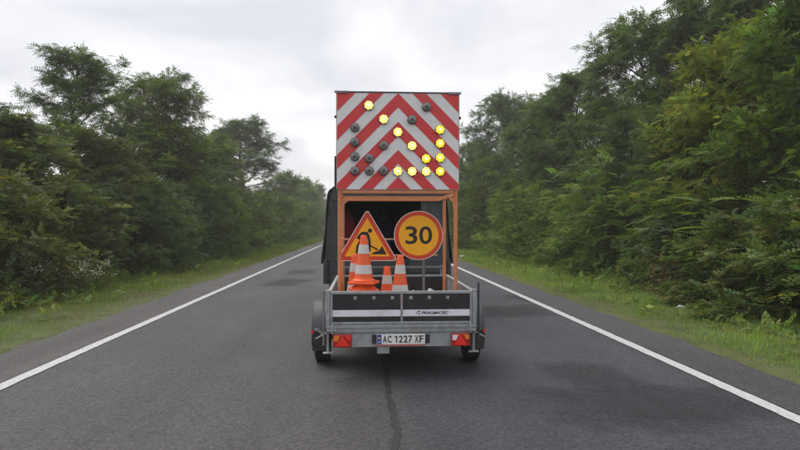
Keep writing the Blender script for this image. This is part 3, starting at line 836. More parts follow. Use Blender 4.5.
# low growth under the bushes
def undergrowth(seed):
    g = np.random.default_rng(seed)
    Ps, hs = [], []
    for sgn, x0, x1, m in ((-1, 6.9, 9.2, 6000), (1, 6.6, 9.0, 6000)):
        Y = 4 + (g.random(m) ** 1.7) * 70
        X = sgn * (x0 + (x1 - x0) * g.random(m) ** 0.7 + 0.25 * np.sin(Y * 0.9) + 0.15 * np.sin(Y * 2.7))
        z = hill(X, Y)
        Ps.append(np.stack([X, Y, z + g.random(m) * 0.55 * np.clip((np.abs(X) - x0 + 0.2) / 0.9, 0.15, 1)], 1))
    P = np.concatenate(Ps); N = len(P)
    D = g.normal(0, 1, (N, 3)); D[:, 2] = np.abs(D[:, 2]) * 0.5 + 0.1
    V, F, C = place_sprays(T_BROAD, P, D, 0.24 * np.exp(g.normal(0, 0.25, N)), g, tints(g, N, 0.25, 0.15))
    o = link('undergrowth', np_mesh('undergrowth', V, F, C), 'leaf_green')
    tag(o, 'low weeds and seedlings under the roadside bushes', None, None, 'stuff')
undergrowth(41)
def turf_weeds(seed):
    g = np.random.default_rng(seed)
    Ps = []
    for sgn, x0, x1 in ((-1, 5.0, 7.4), (1, 4.9, 7.0)):
        for k in range(150):
            cy = 5 + g.random() ** 1.8 * 55; cx = sgn * (x0 + (x1 - x0) * g.random() ** 0.6); m = int(g.integers(5, 16))
            X = cx + g.normal(0, 0.09, m); Y = cy + g.normal(0, 0.12, m)
            Ps.append(np.stack([X, Y, hill(X, Y) + 0.03 + g.random(m) * g.uniform(0.04, 0.16)], 1))
    P = np.concatenate(Ps); N = len(P)
    D = g.normal(0, 1, (N, 3)); D[:, 2] = np.abs(D[:, 2]) * 0.5 + 0.25
    V, F, C = place_sprays(T_BROAD2, P, D, 0.17 * np.exp(g.normal(0, 0.3, N)), g, tints(g, N, 0.3, 0.15))
    o = link('weeds', np_mesh('weeds', V, F, C), 'leaf_fresh')
    tag(o, 'small broad-leaved weeds dotted through the verge grass', None, None, 'stuff')
turf_weeds(43)

# ------------------------------------------------------------------ grass on the verges
def vnoise(x, y, scale, seed):
    """smooth random field, 0..1"""
    t = np.random.default_rng(seed).random((64, 64))
    u, v = x * scale + 17.3, y * scale + 5.1
    i, j = np.floor(u).astype(int), np.floor(v).astype(int); a, b = u - i, v - j
    a, b = a * a * (3 - 2 * a), b * b * (3 - 2 * b)
    q = lambda m_, n_: t[m_ % 64, n_ % 64]
    return (q(i, j) * (1 - a) + q(i + 1, j) * a) * (1 - b) + (q(i, j + 1) * (1 - a) + q(i + 1, j + 1) * a) * b

def grass(name, sgn, x0, x1, n, label, seed, dry0=0.0, tone=(1, 1, 1)):
    g = np.random.default_rng(seed)
    Y = 3.0 + (g.random(n) ** 2.3) * 77
    u = g.random(n)
    edge = 0.10 * np.sin(Y * 1.3 + sgn) + 0.07 * np.sin(Y * 3.7) + 0.05 * np.sin(Y * 9.1)
    X = sgn * (x0 + edge + (x1 - x0) * u ** 0.9)
    # bare and thin patches
    nz = 2.2 * (0.55 * vnoise(X, Y, 1.1, seed) + 0.30 * vnoise(X, Y, 2.9, seed + 1) + 0.15 * vnoise(X, Y, 7.0, seed + 2) - 0.5)
    keep = g.random(n) < np.clip(0.80 + 0.35 * nz, 0.22, 1) * np.clip(0.5 + (np.abs(X) - x0) / 0.25, 0.2, 1)
    X, Y, u, nz = X[keep], Y[keep], u[keep], nz[keep]
    n = len(X)
    far = np.clip(Y / 14, 0.75, 4.0)
    clump = np.clip(0.25 + 0.9 * vnoise(X, Y, 1.7, seed + 3) + 0.8 * (vnoise(X, Y, 5.5, seed + 4) - 0.3), 0.25, 1.7)
    inner = np.clip((np.abs(X) - x0) / 0.8, 0.35, 1.0)
    h = 0.088 * np.exp(g.normal(0, 0.40, n)) * clump * inner * (1 + 0.8 * np.clip((u - 0.65) / 0.35, 0, 1)) * np.sqrt(far)
    w = 0.0065 * far * np.exp(g.normal(0, 0.25, n))
    a = g.uniform(0, 6.28, n); lean = g.uniform(0.15, 0.95, n)
    Z = hill(X, Y) + 0.015
    B = np.stack([X, Y, Z], 1)
    dirv = np.stack([np.cos(a), np.sin(a), np.zeros(n)], 1)
    side = np.stack([-np.sin(a), np.cos(a), np.zeros(n)], 1)
    mid = B + dirv * (h * lean * 0.3)[:, None] + np.array([0, 0, 1.0]) * (h * 0.62)[:, None]
    tip = B + dirv * (h * lean * 1.0)[:, None] + np.array([0, 0, 1.0]) * (h * (1 - 0.35 * lean))[:, None]
    V = np.stack([B - side * w[:, None] / 2, B + side * w[:, None] / 2, tip + side * (w * 0.15)[:, None], tip - side * (w * 0.15)[:, None]], 1).reshape(-1, 3)
    F = np.arange(n * 4).reshape(-1, 4)
    v = np.exp(g.normal(0, 0.20, n)); dry = np.clip(-0.05 - 0.9 * nz + g.normal(0, 0.22, n) + 0.55 * np.clip(1 - (np.abs(X) - x0) / 0.7, 0, 1) + dry0, 0, 1)
    lush = 0.72 + 0.56 * vnoise(X, Y, 0.8, seed + 5)
    v = v * lush
    c = np.stack([v * (0.90 + 0.48 * dry), v * (1.05 - 0.26 * dry), v * (1 + 0.25 * dry)], 1) * np.array(tone)
    o = link(name, np_mesh(name, V, F, np.repeat(c, 4, 0)), 'grass_blade')
    tag(o, label, None, None, 'stuff')
grass('grass', -1, 4.60, 8.6, 190000, 'short green and yellowing grass along the left verge', 51, 0.16, (0.88, 0.84, 0.62))
grass('grass', 1, 4.43, 8.2, 200000, 'short bright green grass along the right verge', 52, 0.06, (1.30, 1.25, 0.95))

# ------------------------------------------------------------------ weeds and litter
def weed(name, q, kind, label, seed, n=26, spread=0.5, H=0.9):
    g = np.random.default_rng(seed)
    z = float(hill(np.array([q.x]), np.array([q.y]))[0])
    t = empty(name, (q.x, q.y, z), 0, label, 'weed')
    wood, P, D, tips = [], [], [], []
    for i in range(n):
        b0 = np.array([g.normal(0, spread), g.normal(0, spread * 0.6), -0.03]); h = H * g.uniform(0.6, 1.15)
        tp = b0 + np.array([g.normal(0, .12), g.normal(0, .12), h]); tt = np.linspace(0, 1, 4)[:, None]
        st = b0 * (1 - tt) + tp * tt + g.normal(0, .015, (4, 3)) * tt
        wood.append((st, 0.006 * (1.2 - tt[:, 0]))); tips.append(tp)
        for k in range(7 if kind != 'dry' else 3):
            u = g.uniform(0.1, 0.95); P.append(b0 + (tp - b0) * u); D.append(g.normal(0, 1, 3) * [1, 1, .4] + [0, 0, .3])
    V, F = polytube(wood, 4)
    link('stem', np_mesh('stem', V, F), 'dry_stalk' if kind == 'dry' else 'twig', t)
    P, D = np.array(P), np.array(D)
    if kind == 'dry':
        V, F, C = place_sprays(T_BROAD, P, D, np.full(len(P), 0.14), g, tints(g, len(P), 0.2, 0.1) * np.array([1.5, 0.85, 0.9]))
        link('foliage', np_mesh('foliage', V, F, C), 'leaf_olive', t)
    else:
        V, F, C = place_sprays(T_BROAD, P, D, np.full(len(P), 0.20), g, tints(g, len(P), 0.2, 0.1))
        link('foliage', np_mesh('foliage', V, F, C), 'leaf_olive', t)
        FP, FD = [], []
        for tp in tips:
            for k in range(9):
                FP.append(tp + g.normal(0, 0.055, 3)); FD.append(g.normal(0, 1, 3) * [1, 1, .3])
        FP, FD = np.array(FP), np.array(FD)
        V, F, C = place_sprays(template_simple(4, 0.5, 0.6, 0.0, 3), FP, FD, np.full(len(FP), 0.042), g, np.ones((len(FP), 3)), roll=0.4)
        fh = link('flower_heads', np_mesh('flower_heads', V, F, C), 'petal', t); fh["kind"] = "stuff"
weed('flowering_weed', at(62, 290, 14.2), 'flower', 'patch of white-flowered weeds at the foot of the left bushes', 61, 34, 0.42, 0.85)
weed('flowering_weed', at(92, 285, 15.6), 'flower', 'smaller white-flowered weed just right of the larger flowering patch', 62, 16, 0.26, 0.8)
weed('flowering_weed', at(30, 285, 13.2), 'flower', 'few white flower heads left of the larger flowering patch', 63, 6, 0.20, 1.05)
weed('dry_weed', at(52, 280, 15.2), 'dry', 'reddish brown dried weeds behind the white flowers', 64, 30, 0.30, 1.3)
weed('dry_weed', at(668, 300, 13.8), 'dry', 'dry brown stalks at the foot of the right bushes', 65, 26, 0.20, 1.0)

def litter(q, label, s, seed):
    g = random.Random(seed)
    bm = bmesh.new(); bmesh.ops.create_icosphere(bm, subdivisions=2, radius=1)
    for v in bm.verts:
        f = 0.7 + 0.5 * g.random()
        v.co = Vector((v.co.x * s * f, v.co.y * s * 0.6 * f, max(-0.2, v.co.z) * s * 0.55 * f))
    me = bpy.data.meshes.new('plastic_bag'); bm.to_mesh(me); bm.free()
    o = link('plastic_bag', me, 'litter_white', None, (q.x, q.y, float(hill(np.array([q.x]), np.array([q.y]))[0]) + 0.10)); tag(o, label, 'litter')
litter(at(681, 313, 11.6), 'crumpled white plastic bag lying in the grass below the dry stalks', 0.085, 3)
litter(at(462, 257, 30.5), 'small white scrap of litter on the far right verge beside the frame post', 0.16, 4)
for i, (px, py) in enumerate(((413, 401), (381, 395))):
    pass

# ------------------------------------------------------------------ the trailer
TX, TY = 0.395, 6.45
trailer = empty('trailer', (TX, TY, 0), 0, 'galvanised flatbed trailer with black tailgate panels carrying signs and cones', 'trailer')
HW, LEN = 0.81, 2.10
m = MB()
m.box(-0.78, 0.78, 0.03, LEN - 0.03, 0.575, 0.598); m.build('floor', 'plywood', trailer)
m = MB()
for x in (-0.62, 0.58): m.box(x, x + 0.05, 0.05, LEN + 0.3, 0.44, 0.572)
for y in (0.35, 1.0, 1.6, 2.0): m.box(-0.74, 0.74, y, y + 0.05, 0.49, 0.570)
m.build('chassis', 'galvanised_dull', trailer, bevel=0.004)
# rear beam
m = MB(); m.box(-HW, HW, 0.012, 0.075, 0.492, 0.580); m.build('rear_beam', 'galvanised', trailer, bevel=0.006)
m = MB(); m.box(-HW - 0.002, HW + 0.002, -0.004, 0.010, 0.545, 0.581); m.build('beam_flange', 'galvanised', trailer, bevel=0.003)
# tailgate
tg = MB(); tg.box(-0.765, 0.765, 0.0, 0.030, 0.908, 0.940); tg = tg.build('tailgate', 'galvanised', trailer, bevel=0.005)
for (x0, x1, z0, z1) in ((-0.765, 0.765, 0.586, 0.610), (-0.765, -0.742, 0.612, 0.906), (0.742, 0.765, 0.612, 0.906), (-0.011, 0.011, 0.612, 0.906)):
    m = MB(); m.box(x0, x1, 0.001, 0.029, z0, z1); m.build('rail', 'galvanised', tg, bevel=0.003)
for x0, x1 in ((-0.740, -0.013), (0.013, 0.740)):
    m = MB(); m.box(x0, x1, 0.010, 0.024, 0.612, 0.906); m.build('panel', 'black_panel', tg)
    m = MB(); m.box(x0, x1, 0.0075, 0.0095, 0.668, 0.738); m.build('stripe', 'white_stripe', tg)
for k in range(6):
    x = (-2.5 + k) * 0.1995 + 0.0
    m = MB(); m.prism_xz([(x + 0.024 * math.cos(a), 0.868 + 0.024 * math.sin(a)) for a in [math.pi / 2 * (j + .5) for j in range(4)]], 0.0, 0.009)
    m.tube([(x, -0.005, 0.868), (x, 0.003, 0.868)], 0.008, 8)
    m.build('fastener', 'galvanised', tg, bevel=0.002)
text_obj('lettering', 'PRAGMATEC', 0.300, 0.032, 'ink', tg, (0.362, 0.0062, 0.703), 0.03, 0.35)
flat_xz('emblem', [[(0.150, 0.690), (0.176, 0.727), (0.186, 0.727), (0.168, 0.700)], [(0.182, 0.714), (0.192, 0.727), (0.205, 0.718), (0.196, 0.708)], [(0.176, 0.684), (0.186, 0.700), (0.196, 0.700), (0.190, 0.684)]], 0.0055, 'ink', tg, 0.0015)
# corner posts, hinges, stakes
for s in (-1, 1):
    m = MB(); m.box(s * 0.790 - 0.022, s * 0.790 + 0.022, -0.006, 0.045, 0.582, 0.955); m.build('corner_post', 'galvanised', trailer, bevel=0.005)
    m = MB(); m.tube([(s * 0.838, 0.02, 0.36), (s * 0.838, 0.02, 1.03 if s > 0 else 0.95)], 0.011, 8)
    m.tube([(s * 0.838, 0.02, 0.93), (s * 0.795, 0.02, 0.93)], 0.007, 6)
    m.build('stake_bar', 'black_plastic' if s > 0 else 'galvanised_dull', trailer, smooth=True)
    # latch and bolt on the beam ends
    m = MB(); m.box(s * 0.745 - 0.012, s * 0.745 + 0.012, -0.020, 0.0, 0.485, 0.600, 0.004); m.tube([(s * 0.70, -0.012, 0.520), (s * 0.80, -0.012, 0.520)], 0.008, 6)
    m.tube([(s * 0.715, -0.018, 0.545), (s * 0.715, 0.0, 0.545)], 0.014, 8)
    m.build('latch', 'galvanised', trailer, smooth=True)
    # side wall
    x = s * 0.775
    m = MB(); m.box(x - 0.012, x + 0.012, 0.047, LEN - 0.02, 0.600, 0.918)
    wall = m.build('side_wall', 'galvanised', trailer)
    m = MB(); m.box(x - 0.021, x + 0.021, 0.047, LEN, 0.919, 0.945); m.build('top_rail', 'galvanised', wall, bevel=0.004)
    for y in (0.5, 1.0, 1.5):
        m = MB(); m.box(x + s * 0.0125, x + s * 0.028, y, y + 0.045, 0.600, 0.918); m.build('rib', 'galvanised', wall, bevel=0.003)
    # prop stand behind the wheel
    m = MB(); m.tube([(s * 0.795, 0.09, 0.50), (s * 0.795, 0.09, 0.27)], 0.017, 10); m.box(s * 0.795 - 0.055, s * 0.795 + 0.055, 0.06, 0.12, 0.258, 0.272, 0.004)
    m.tube([(s * 0.78, 0.07, 0.50), (s * 0.93, 0.11, 0.415)], 0.009, 6)
    m.build('prop_stand', 'galvanised', trailer, smooth=True)
# chain across the left corner
m = MB()
for k in range(9):
    a = k / 8; c = Vector((-0.755 - 0.17 * a, -0.012 + 0.06 * a, 0.525 - 0.03 * math.sin(a * 3.14) + 0.012 * math.sin(a * 9)))
    m.tube([c + Vector((0.013 * math.cos(j * 1.047), 0.004 * (k % 2), 0.010 * math.sin(j * 1.047))) for j in range(7)], 0.0035, 5, cap=False)
m.build('chain', 'galvanised', trailer, smooth=True)
# front wall and ladder rail
m = MB(); m.box(-0.752, 0.752, LEN - 0.04, LEN - 0.016, 0.600, 0.918); fw = m.build('front_wall', 'black_panel', trailer)
m = MB(); m.box(-0.752, 0.752, LEN - 0.05, LEN - 0.006, 0.919, 0.944); m.build('top_rail', 'galvanised', fw, bevel=0.004)
m = MB(); m.sqbar((-0.72, LEN - 0.02, 1.055), (0.72, LEN - 0.02, 1.055), 0.030); m.build('ladder_rail', 'galvanised_dull', fw)
for x in (-0.70, 0.70):
    m = MB(); m.sqbar((x, LEN + 0.012, 0.93), (x, LEN + 0.012, 1.08), 0.028); m.build('ladder_post', 'galvanised_dull', fw)
# light board
m = MB(); m.box(-0.735, 0.735, 0.030, 0.045, 0.338, 0.488); m.box(-0.735, 0.735, 0.020, 0.0295, 0.338, 0.348)
lb = m.build('light_board', 'galvanised', trailer, bevel=0.003)
for s in (-1, 1):
    cx = s * 0.637
    m = MB(); m.box(cx - 0.100, cx + 0.100, -0.022, 0.0295, 0.343, 0.478, 0.010)
    tl = m.build('tail_light', 'lamp_red', lb)
    tri = [(cx - 0.072, 0.356), (cx + 0.072, 0.356), (cx, 0.468)]
    m = MB(); m.prism_xz(tri, -0.030, -0.0215); m.build('reflector', 'reflector_red', tl, bevel=0.003)
    ww, aa = ((-1, 1) if s > 0 else (-1, 1))
    m = MB(); m.prism_xz([(cx + ww * 0.090, 0.410), (cx + ww * 0.052, 0.410), (cx + ww * 0.024, 0.466), (cx + ww * 0.090, 0.466)][::1], -0.0265, -0.0215)
    m.build('lens', 'lamp_white' if s > 0 else 'lamp_amber', tl)
    m = MB(); m.prism_xz([(cx + aa * 0.090, 0.420), (cx + aa * 0.058, 0.420), (cx + aa * 0.030, 0.466), (cx + aa * 0.090, 0.466)], -0.0265, -0.0215)
    m.build('lens', 'lamp_amber' if s > 0 else 'reflector_red', tl)
# number plate
PX0, PX1 = -0.268, 0.252
m = MB(); m.box(PX0 - 0.050, PX1 + 0.052, 0.006, 0.0295, 0.375, 0.470, 0.006); m.build('plate_lamp', 'black_plastic', lb)
m = MB(); m.box(PX0, PX1, -0.004, 0.005, 0.350, 0.478, 0.003); npl = m.build('number_plate', 'plate_white', lb)
m = MB(); m.box(PX0 + 0.004, PX0 + 0.050, -0.0062, -0.0022, 0.372, 0.474); m.build('blue_band', 'plate_blue', npl)
m = MB(); m.box(PX0 + 0.013, PX0 + 0.041, -0.0080, -0.0064, 0.428, 0.444); m.build('flag', 'plate_yellow', npl)
text_obj('country_code', 'UA', 0.026, 0.020, 'plate_white', npl, (PX0 + 0.027, -0.0075, 0.396), 0.02)
m = MB(); m.box(PX0 + 0.001, PX1 - 0.001, -0.0062, -0.0022, 0.350, 0.369); m.build('red_strip', 'plate_red', npl)
x_ = PX0 + 0.065
for ch in 'AC 1227 XF':
    if ch == ' ': x_ += 0.017; continue
    if ch == '1': flat_xz('character', [[(x_ + 0.004, 0.437), (x_ + 0.004, 0.448), (x_ + 0.024, 0.462), (x_ + 0.034, 0.462), (x_ + 0.034, 0.386), (x_ + 0.023, 0.386), (x_ + 0.023, 0.448)]], -0.0066, 'ink', npl, 0.0008)
    else: text_obj('character', ch, 0.043, 0.076, 'ink', npl, (x_ + 0.0215, -0.0066, 0.424), 0.018)
    x_ += 0.0515
m = MB(); m.box(-0.265, -0.130, 0.032, 0.042, 0.262, 0.336, 0.003); m.build('bracket', 'galvanised', lb)
# axle, wheels, mudguards
AX = 0.92
m = MB(); m.tube([(-0.80, AX, 0.29), (0.80, AX, 0.29)], 0.035, 10); m.build('axle', 'galvanised_dull', trailer, smooth=True)
for s in (-1, 1):
    cx = s * 0.905
    prof = [(0.175, -0.078), (0.215, -0.090), (0.262, -0.088), (0.284, -0.072), (0.291, -0.045), (0.292, 0.0), (0.291, 0.045), (0.284, 0.072), (0.262, 0.088), (0.215, 0.090), (0.175, 0.078)]
    wh = empty('wheel', (cx, AX, 0.291)); wh.parent = trailer
    m = MB(); m.lathe(prof, 40, 'x', close=True); m.build('tyre', 'tyre', wh, smooth=True)
    m = MB(); m.lathe([(0.174, -0.06 * 1), (0.165, -0.03), (0.10, s * 0.035), (0.04, s * 0.05), (0.035, s * 0.085), (0.0001, s * 0.085)] if s > 0 else
                      [(0.174, 0.06), (0.165, 0.03), (0.10, -0.035), (0.04, -0.05), (0.035, -0.085), (0.0001, -0.085)], 28, 'x'); m.build('rim', 'rim', wh, smooth=True)
    # tread grooves as real ribs
    m = MB()
    for off in (-0.058, -0.020, 0.020, 0.058):
        m.lathe([(0.288, off - 0.013), (0.2945, off - 0.012), (0.2945, off + 0.012), (0.288, off + 0.013)], 40, 'x', close=True)
    m.build('tread', 'tyre', wh, smooth=True)
    # mudguard: arched shell
    m = MB()
    angs = [math.pi * (-0.06 + 1.12 * k / 20) for k in range(21)]
    out_, inn = 0.385, 0.372
    x0, x1 = s * 0.815, s * 1.005
    poly_o = [(AX + 1.02 * out_ * math.cos(a), 0.33 + out_ * 1.04 * math.sin(a)) for a in angs]
    poly_i = [(AX + 1.02 * inn * math.cos(a), 0.33 + inn * 1.04 * math.sin(a)) for a in angs]
    m.prism_yz(poly_o + poly_i[::-1], min(x0, x1), max(x0, x1))
    lip_o = [(AX + 1.02 * out_ * math.cos(a), 0.33 + out_ * 1.04 * math.sin(a)) for a in angs]
    lip_i = [(AX + 1.02 * 0.335 * math.cos(a), 0.33 + 0.335 * 1.04 * math.sin(a)) for a in angs]
    m.prism_yz(lip_o + lip_i[::-1], min(s * 1.005, s * 1.012), max(s * 1.005, s * 1.012))
    m.build('mudguard', 'mudguard', trailer, smooth=True, bevel=0.010)
    m = MB(); m.box(min(s * 0.83, s * 1.0), max(s * 0.83, s * 1.0), AX - 0.40, AX - 0.388, 0.20, 0.42); m.build('mud_flap', 'black_plastic', trailer)
    m = MB(); m.box(s * 1.0 - 0.012, s * 1.0 + 0.012, AX - 0.412, AX - 0.401, 0.395, 0.435); m.build('side_reflector', 'reflector_red', trailer)
# drawbar
m = MB(); m.sqbar((-0.55, LEN - 0.1, 0.46), (0.0, LEN + 1.15, 0.46), 0.07); m.sqbar((0.55, LEN - 0.1, 0.46), (0.0, LEN + 1.15, 0.46), 0.07)
m.sqbar((0, LEN + 1.08, 0.46), (0, LEN + 1.40, 0.46), 0.08); m.build('drawbar', 'galvanised_dull', trailer)

# ------------------------------------------------------------------ arrow board on its orange frame
d0 = 7.02
bc = at(398.2, 226, d0)
s0 = 600 / d0
board = empty('arrow_board', (bc.x, bc.y, 0.60), 0, 'red and white striped arrow board with yellow lamps on an orange frame', 'arrow board')
BW, BT, BB = 122.5 / s0, CAM_H + (226 - 93) / s0 - 0.60, CAM_H + (226 - 189.5) / s0 - 0.60
m = MB(); m.box(-BW / 2, BW / 2, 0.004, 0.055, BB, BT); panel = m.build('panel', 'board_white', board, bevel=0.002)
# red stripes: clip each chevron arm to the board
def clip_poly(poly, f):
    out = []
    for i in range(len(poly)):
        a, b = poly[i], poly[(i + 1) % len(poly)]
        fa, fb = f(a), f(b)
        if fa >= 0: out.append(a)
        if (fa >= 0) != (fb >= 0):
            t = fa / (fa - fb); out.append((a[0] + (b[0] - a[0]) * t, a[1] + (b[1] - a[1]) * t))
    return out
px = 1 / s0
for a, b in ((-75, -43.2), (-28.8, -14.4), (0, 14.2), (28.6, 42.8), (56.8, 70.4), (83.6, 97.6)):
    for s in (-1, 1):
        # t = y_down - |x|; a<t<b
        w = BW / 2 - 0.004
        quad = [(0, BT - a * px), (s * w, BT - (a * px + w * 1.02)), (s * w, BT - (b * px + w * 1.02)), (0, BT - b * px)]
        pl = clip_poly(quad, lambda p_: BT - 0.004 - p_[1]); pl = clip_poly(pl, lambda p_: p_[1] - BB - 0.004) if len(pl) > 2 else []
        if len(pl) > 2:
            m = MB(); m.prism_xz(pl, 0.0005, 0.0032); m.build('stripe', 'board_red', panel)
# edging, brackets, side knobs
m = MB(); m.box(-BW / 2 - 0.012, BW / 2 + 0.012, -0.004, 0.060, BT + 0.001, BT + 0.016); m.build('top_edge', 'board_edge', board, bevel=0.003)
for s in (-1, 1):
    cx = s * (BW / 2 - 0.055)
    m = MB(); m.box(cx - 0.080, cx + 0.080, -0.014, -0.0045, BT - 0.010, BT + 0.018, 0.003); m.build('corner_bracket', 'bracket_grey', board)
    cx = s * (BW / 2 + 0.014)
    m = MB(); m.box(cx - 0.013, cx + 0.013, 0.01, 0.05, BT - 0.295, BT - 0.265, 0.004); m.build('side_knob', 'board_edge', board)
    m = MB(); m.box(s * (BW / 2 + 0.002), s * (BW / 2 + 0.006), 0.006, 0.056, BB, BT - 0.002) if s > 0 else m.box(-BW / 2 - 0.006, -BW / 2 - 0.002, 0.006, 0.056, BB, BT - 0.002)
    m.build('side_edge', 'board_edge', board)
lamps = [(191, 82, 1), (248, 135, 1), (305, 185, 1), (360, 238, 1.5), (415, 288, 2), (470, 174, 2), (470, 228, 2), (470, 284, 2), (470, 338, 2),
         (305, 338, 1), (360, 338, 1.5), (415, 338, 1.5), (418, 85, 0), (361, 136, 0), (137, 168, 0), (137, 225, 0), (137, 281, 0), (137, 336, 0),
         (193, 288, 0), (193, 336, 0), (249, 237, 0), (249, 336, 0)]
colsx = {137: 137, 193: 193, 248: 249, 249: 249, 305: 304, 360: 360, 361: 360, 415: 415, 418: 417, 470: 470}
for (zx, zy, on) in lamps:
    lx = (320 + colsx.get(zx, zx) / 3.913 - 398.2) * px; lz = BT - (85 + zy / 3.913 - 93) * px
    r_ = 0.055
    m = MB(); m.lathe([(r_ * 1.02, 0.002), (r_ * 1.02, -0.022), (r_ * 0.9, -0.030), (r_ * 0.86, -0.026)], 8 if on == 0 else 12, 'y', (lx, 0, lz))
    lh = m.build('warning_lamp', 'lamp_housing', board)
    lm = {0: 'lamp_lens_off', 1: 'lamp_lens_pale', 1.5: 'lamp_lens_pale', 2: 'lamp_lens_yellow'}[on]
    m = MB(); m.lathe([(r_ * (0.98 if on else 0.86), -0.028), (r_ * 0.90, -0.035), (r_ * 0.55, -0.046), (r_ * 0.20, -0.050)], 7 if on else 8, 'y', (lx, 0, lz))
    m.build('lens', lm, lh, smooth=(on == 0))
    m = MB(); m.lathe([(r_ * 0.36, -0.0485), (r_ * 0.30, -0.054), (r_ * 0.10, -0.057)], 10, 'y', (lx, 0, lz)); m.build('bulb', 'lamp_core' if on else 'lamp_housing', lh)
# frame: rear and front portal of square tube, standing on the trailer bed
fr = MB()
xo = BW / 2 - 0.035
FZ = BB - 0.004
dep = 1.04
def bar(name, a, b, w, material='frame_orange', parent=board):
    m_ = MB(); m_.sqbar(a, b, w); return m_.build(name, material, parent, bevel=0.003)
fr.bm.free()
for s in (-1, 1):
    bar('post', (s * xo, 0.03, 0.0), (s * xo, 0.03, FZ), 0.035)
    bar('post', (s * xo, dep, 0.0), (s * xo, dep, FZ - 0.02), 0.032)
    bar('side_rail', (s * xo, 0.055, FZ - 0.05), (s * xo, dep - 0.025, FZ - 0.05), 0.036)
    bar('foot_rail', (s * xo, 0.055, 0.022), (s * xo, dep - 0.025, 0.022), 0.036)
    bar('corner_brace', (s * xo, 0.06, FZ - 0.24), (s * xo, 0.24, FZ - 0.065), 0.028)
bar('cross_rail', (-xo + 0.022, 0.03, FZ - 0.022), (xo - 0.022, 0.03, FZ - 0.022), 0.036)
bar('cross_rail', (-xo + 0.022, 0.03, FZ - 0.115), (xo - 0.19, 0.03, FZ - 0.115), 0.030)
bar('cross_rail', (-xo + 0.022, dep, FZ - 0.045), (xo - 0.022, dep, FZ - 0.045), 0.040)
bar('corner_brace', (xo - 0.19, 0.03, FZ - 0.115), (xo - 0.10, 0.03, FZ - 0.060), 0.028)
bar('corner_brace', (xo - 0.10, 0.03, FZ - 0.060), (xo - 0.02, 0.03, FZ - 0.145), 0.028)
bar('corner_brace', (-xo + 0.11, 0.03, FZ - 0.10), (-xo + 0.02, 0.03, FZ - 0.18), 0.028)
ux = at(424, 226, d0 + 0.47).x - bc.x
bar('sign_rail', (-xo - 0.012, 0.47, 1.475 - 0.60), (ux + 0.17, 0.47, 1.475 - 0.60), 0.020, 'frame_bar')
bar('sign_rail', (-xo - 0.012, 0.47, 1.275 - 0.60), (ux + 0.17, 0.47, 1.275 - 0.60), 0.020, 'frame_bar')
ux = at(424, 226, d0 + 0.47).x - bc.x
bar('sign_upright', (ux, 0.495, 0.0), (ux, 0.495, 1.49 - 0.60), 0.026, 'bracket_grey')
for z in (1.475, 1.275): bar('side_rail', (-xo, 0.048, z - 0.60), (-xo, dep - 0.018, z - 0.60), 0.020, 'frame_bar')
# dark cable box edge seen left of the board
m = MB(); m.tube([(-BW / 2 - 0.018, 0.035, BB - 0.01), (-BW / 2 - 0.018, 0.035, BB + 0.39)], 0.011, 8); m.build('cable_conduit', 'board_edge', board, smooth=True)

# ------------------------------------------------------------------ road signs leaning on the frame
ds = 7.44; ss = 600 / ds
def arc_tri(pts_, rad, n=6):
    out = []
    k = len(pts_)
    for i in range(k):
        p0, p1, p2 = Vector(pts_[i - 1]), Vector(pts_[i]), Vector(pts_[(i + 1) % k])
        a, b = (p0 - p1).normalized(), (p2 - p1).normalized()
        ang = a.angle(b); dist = rad / math.tan(ang / 2)
        c = p1 + (a + b).normalized() * (rad / math.sin(ang / 2))
        s_, e_ = p1 + a * dist, p1 + b * dist
        for j in range(n + 1):
            t = j / n; v = (s_ * (1 - t) + e_ * t - c); v = v.normalized() * rad; out.append(tuple(c + v))
    return out
def inset_tri(pts_, d_):
    cen = sum((Vector(p_) for p_ in pts_), Vector((0, 0))) / 3
    inr = min(abs((Vector(pts_[(i + 1) % 3]) - Vector(pts_[i])).cross(cen - Vector(pts_[i])) if False else
              ((pts_[(i + 1) % 3][0] - pts_[i][0]) * (cen.y - pts_[i][1]) - (pts_[(i + 1) % 3][1] - pts_[i][1]) * (cen.x - pts_[i][0])) / (Vector(pts_[(i + 1) % 3]) - Vector(pts_[i])).length) for i in range(3))
    f = (inr - d_) / inr
    return [tuple(cen + (Vector(p_) - cen) * f) for p_ in pts_]

tc_ = at(367.2, 261, ds)
TILT = R(-3)
sign1 = empty('road_sign', (tc_.x, tc_.y, tc_.z), 0, 'yellow triangular roadworks sign with red border and digging worker', 'road sign')
TWp, THp = 61.5 / ss, 52.5 / ss
T0 = [(-TWp / 2, 0.0), (TWp / 2, 0.0), (0.0, THp)]
m = MB(); m.prism_xz(arc_tri(T0, 0.030), 0.004, 0.022); m.build('plate', 'sign_white', sign1)
m = MB(); m.prism_xz(arc_tri(inset_tri(T0, 0.010), 0.026), 0.0020, 0.0038); m.build('border', 'sign_red', sign1)
m = MB(); m.prism_xz(arc_tri(inset_tri(T0, 0.058), 0.004), 0.0000, 0.0018); m.build('field', 'sign_yellow', sign1)
def zp(x, y): return ((330 + x / 6.43 - 367.2) / ss, (261 - (200 + y / 6.43)) / ss)
pict = MB()
y0, y1 = -0.0018, -0.0002
pict.prism_xz([(zp(257, 197)[0] + 0.027 * math.cos(a), zp(257, 197)[1] + 0.027 * math.sin(a)) for a in [2 * math.pi * k / 16 for k in range(16)]], y0, y1)
def stroke(p0, p1, w):
    a, b = Vector(zp(*p0)), Vector(zp(*p1)); d = (b - a).normalized(); n_ = Vector((-d.y, d.x)) * w / 2
    pict.prism_xz([tuple(a + n_), tuple(b + n_), tuple(b - n_), tuple(a - n_)], y0, y1)
pict.build('pictogram', 'ink', sign1)
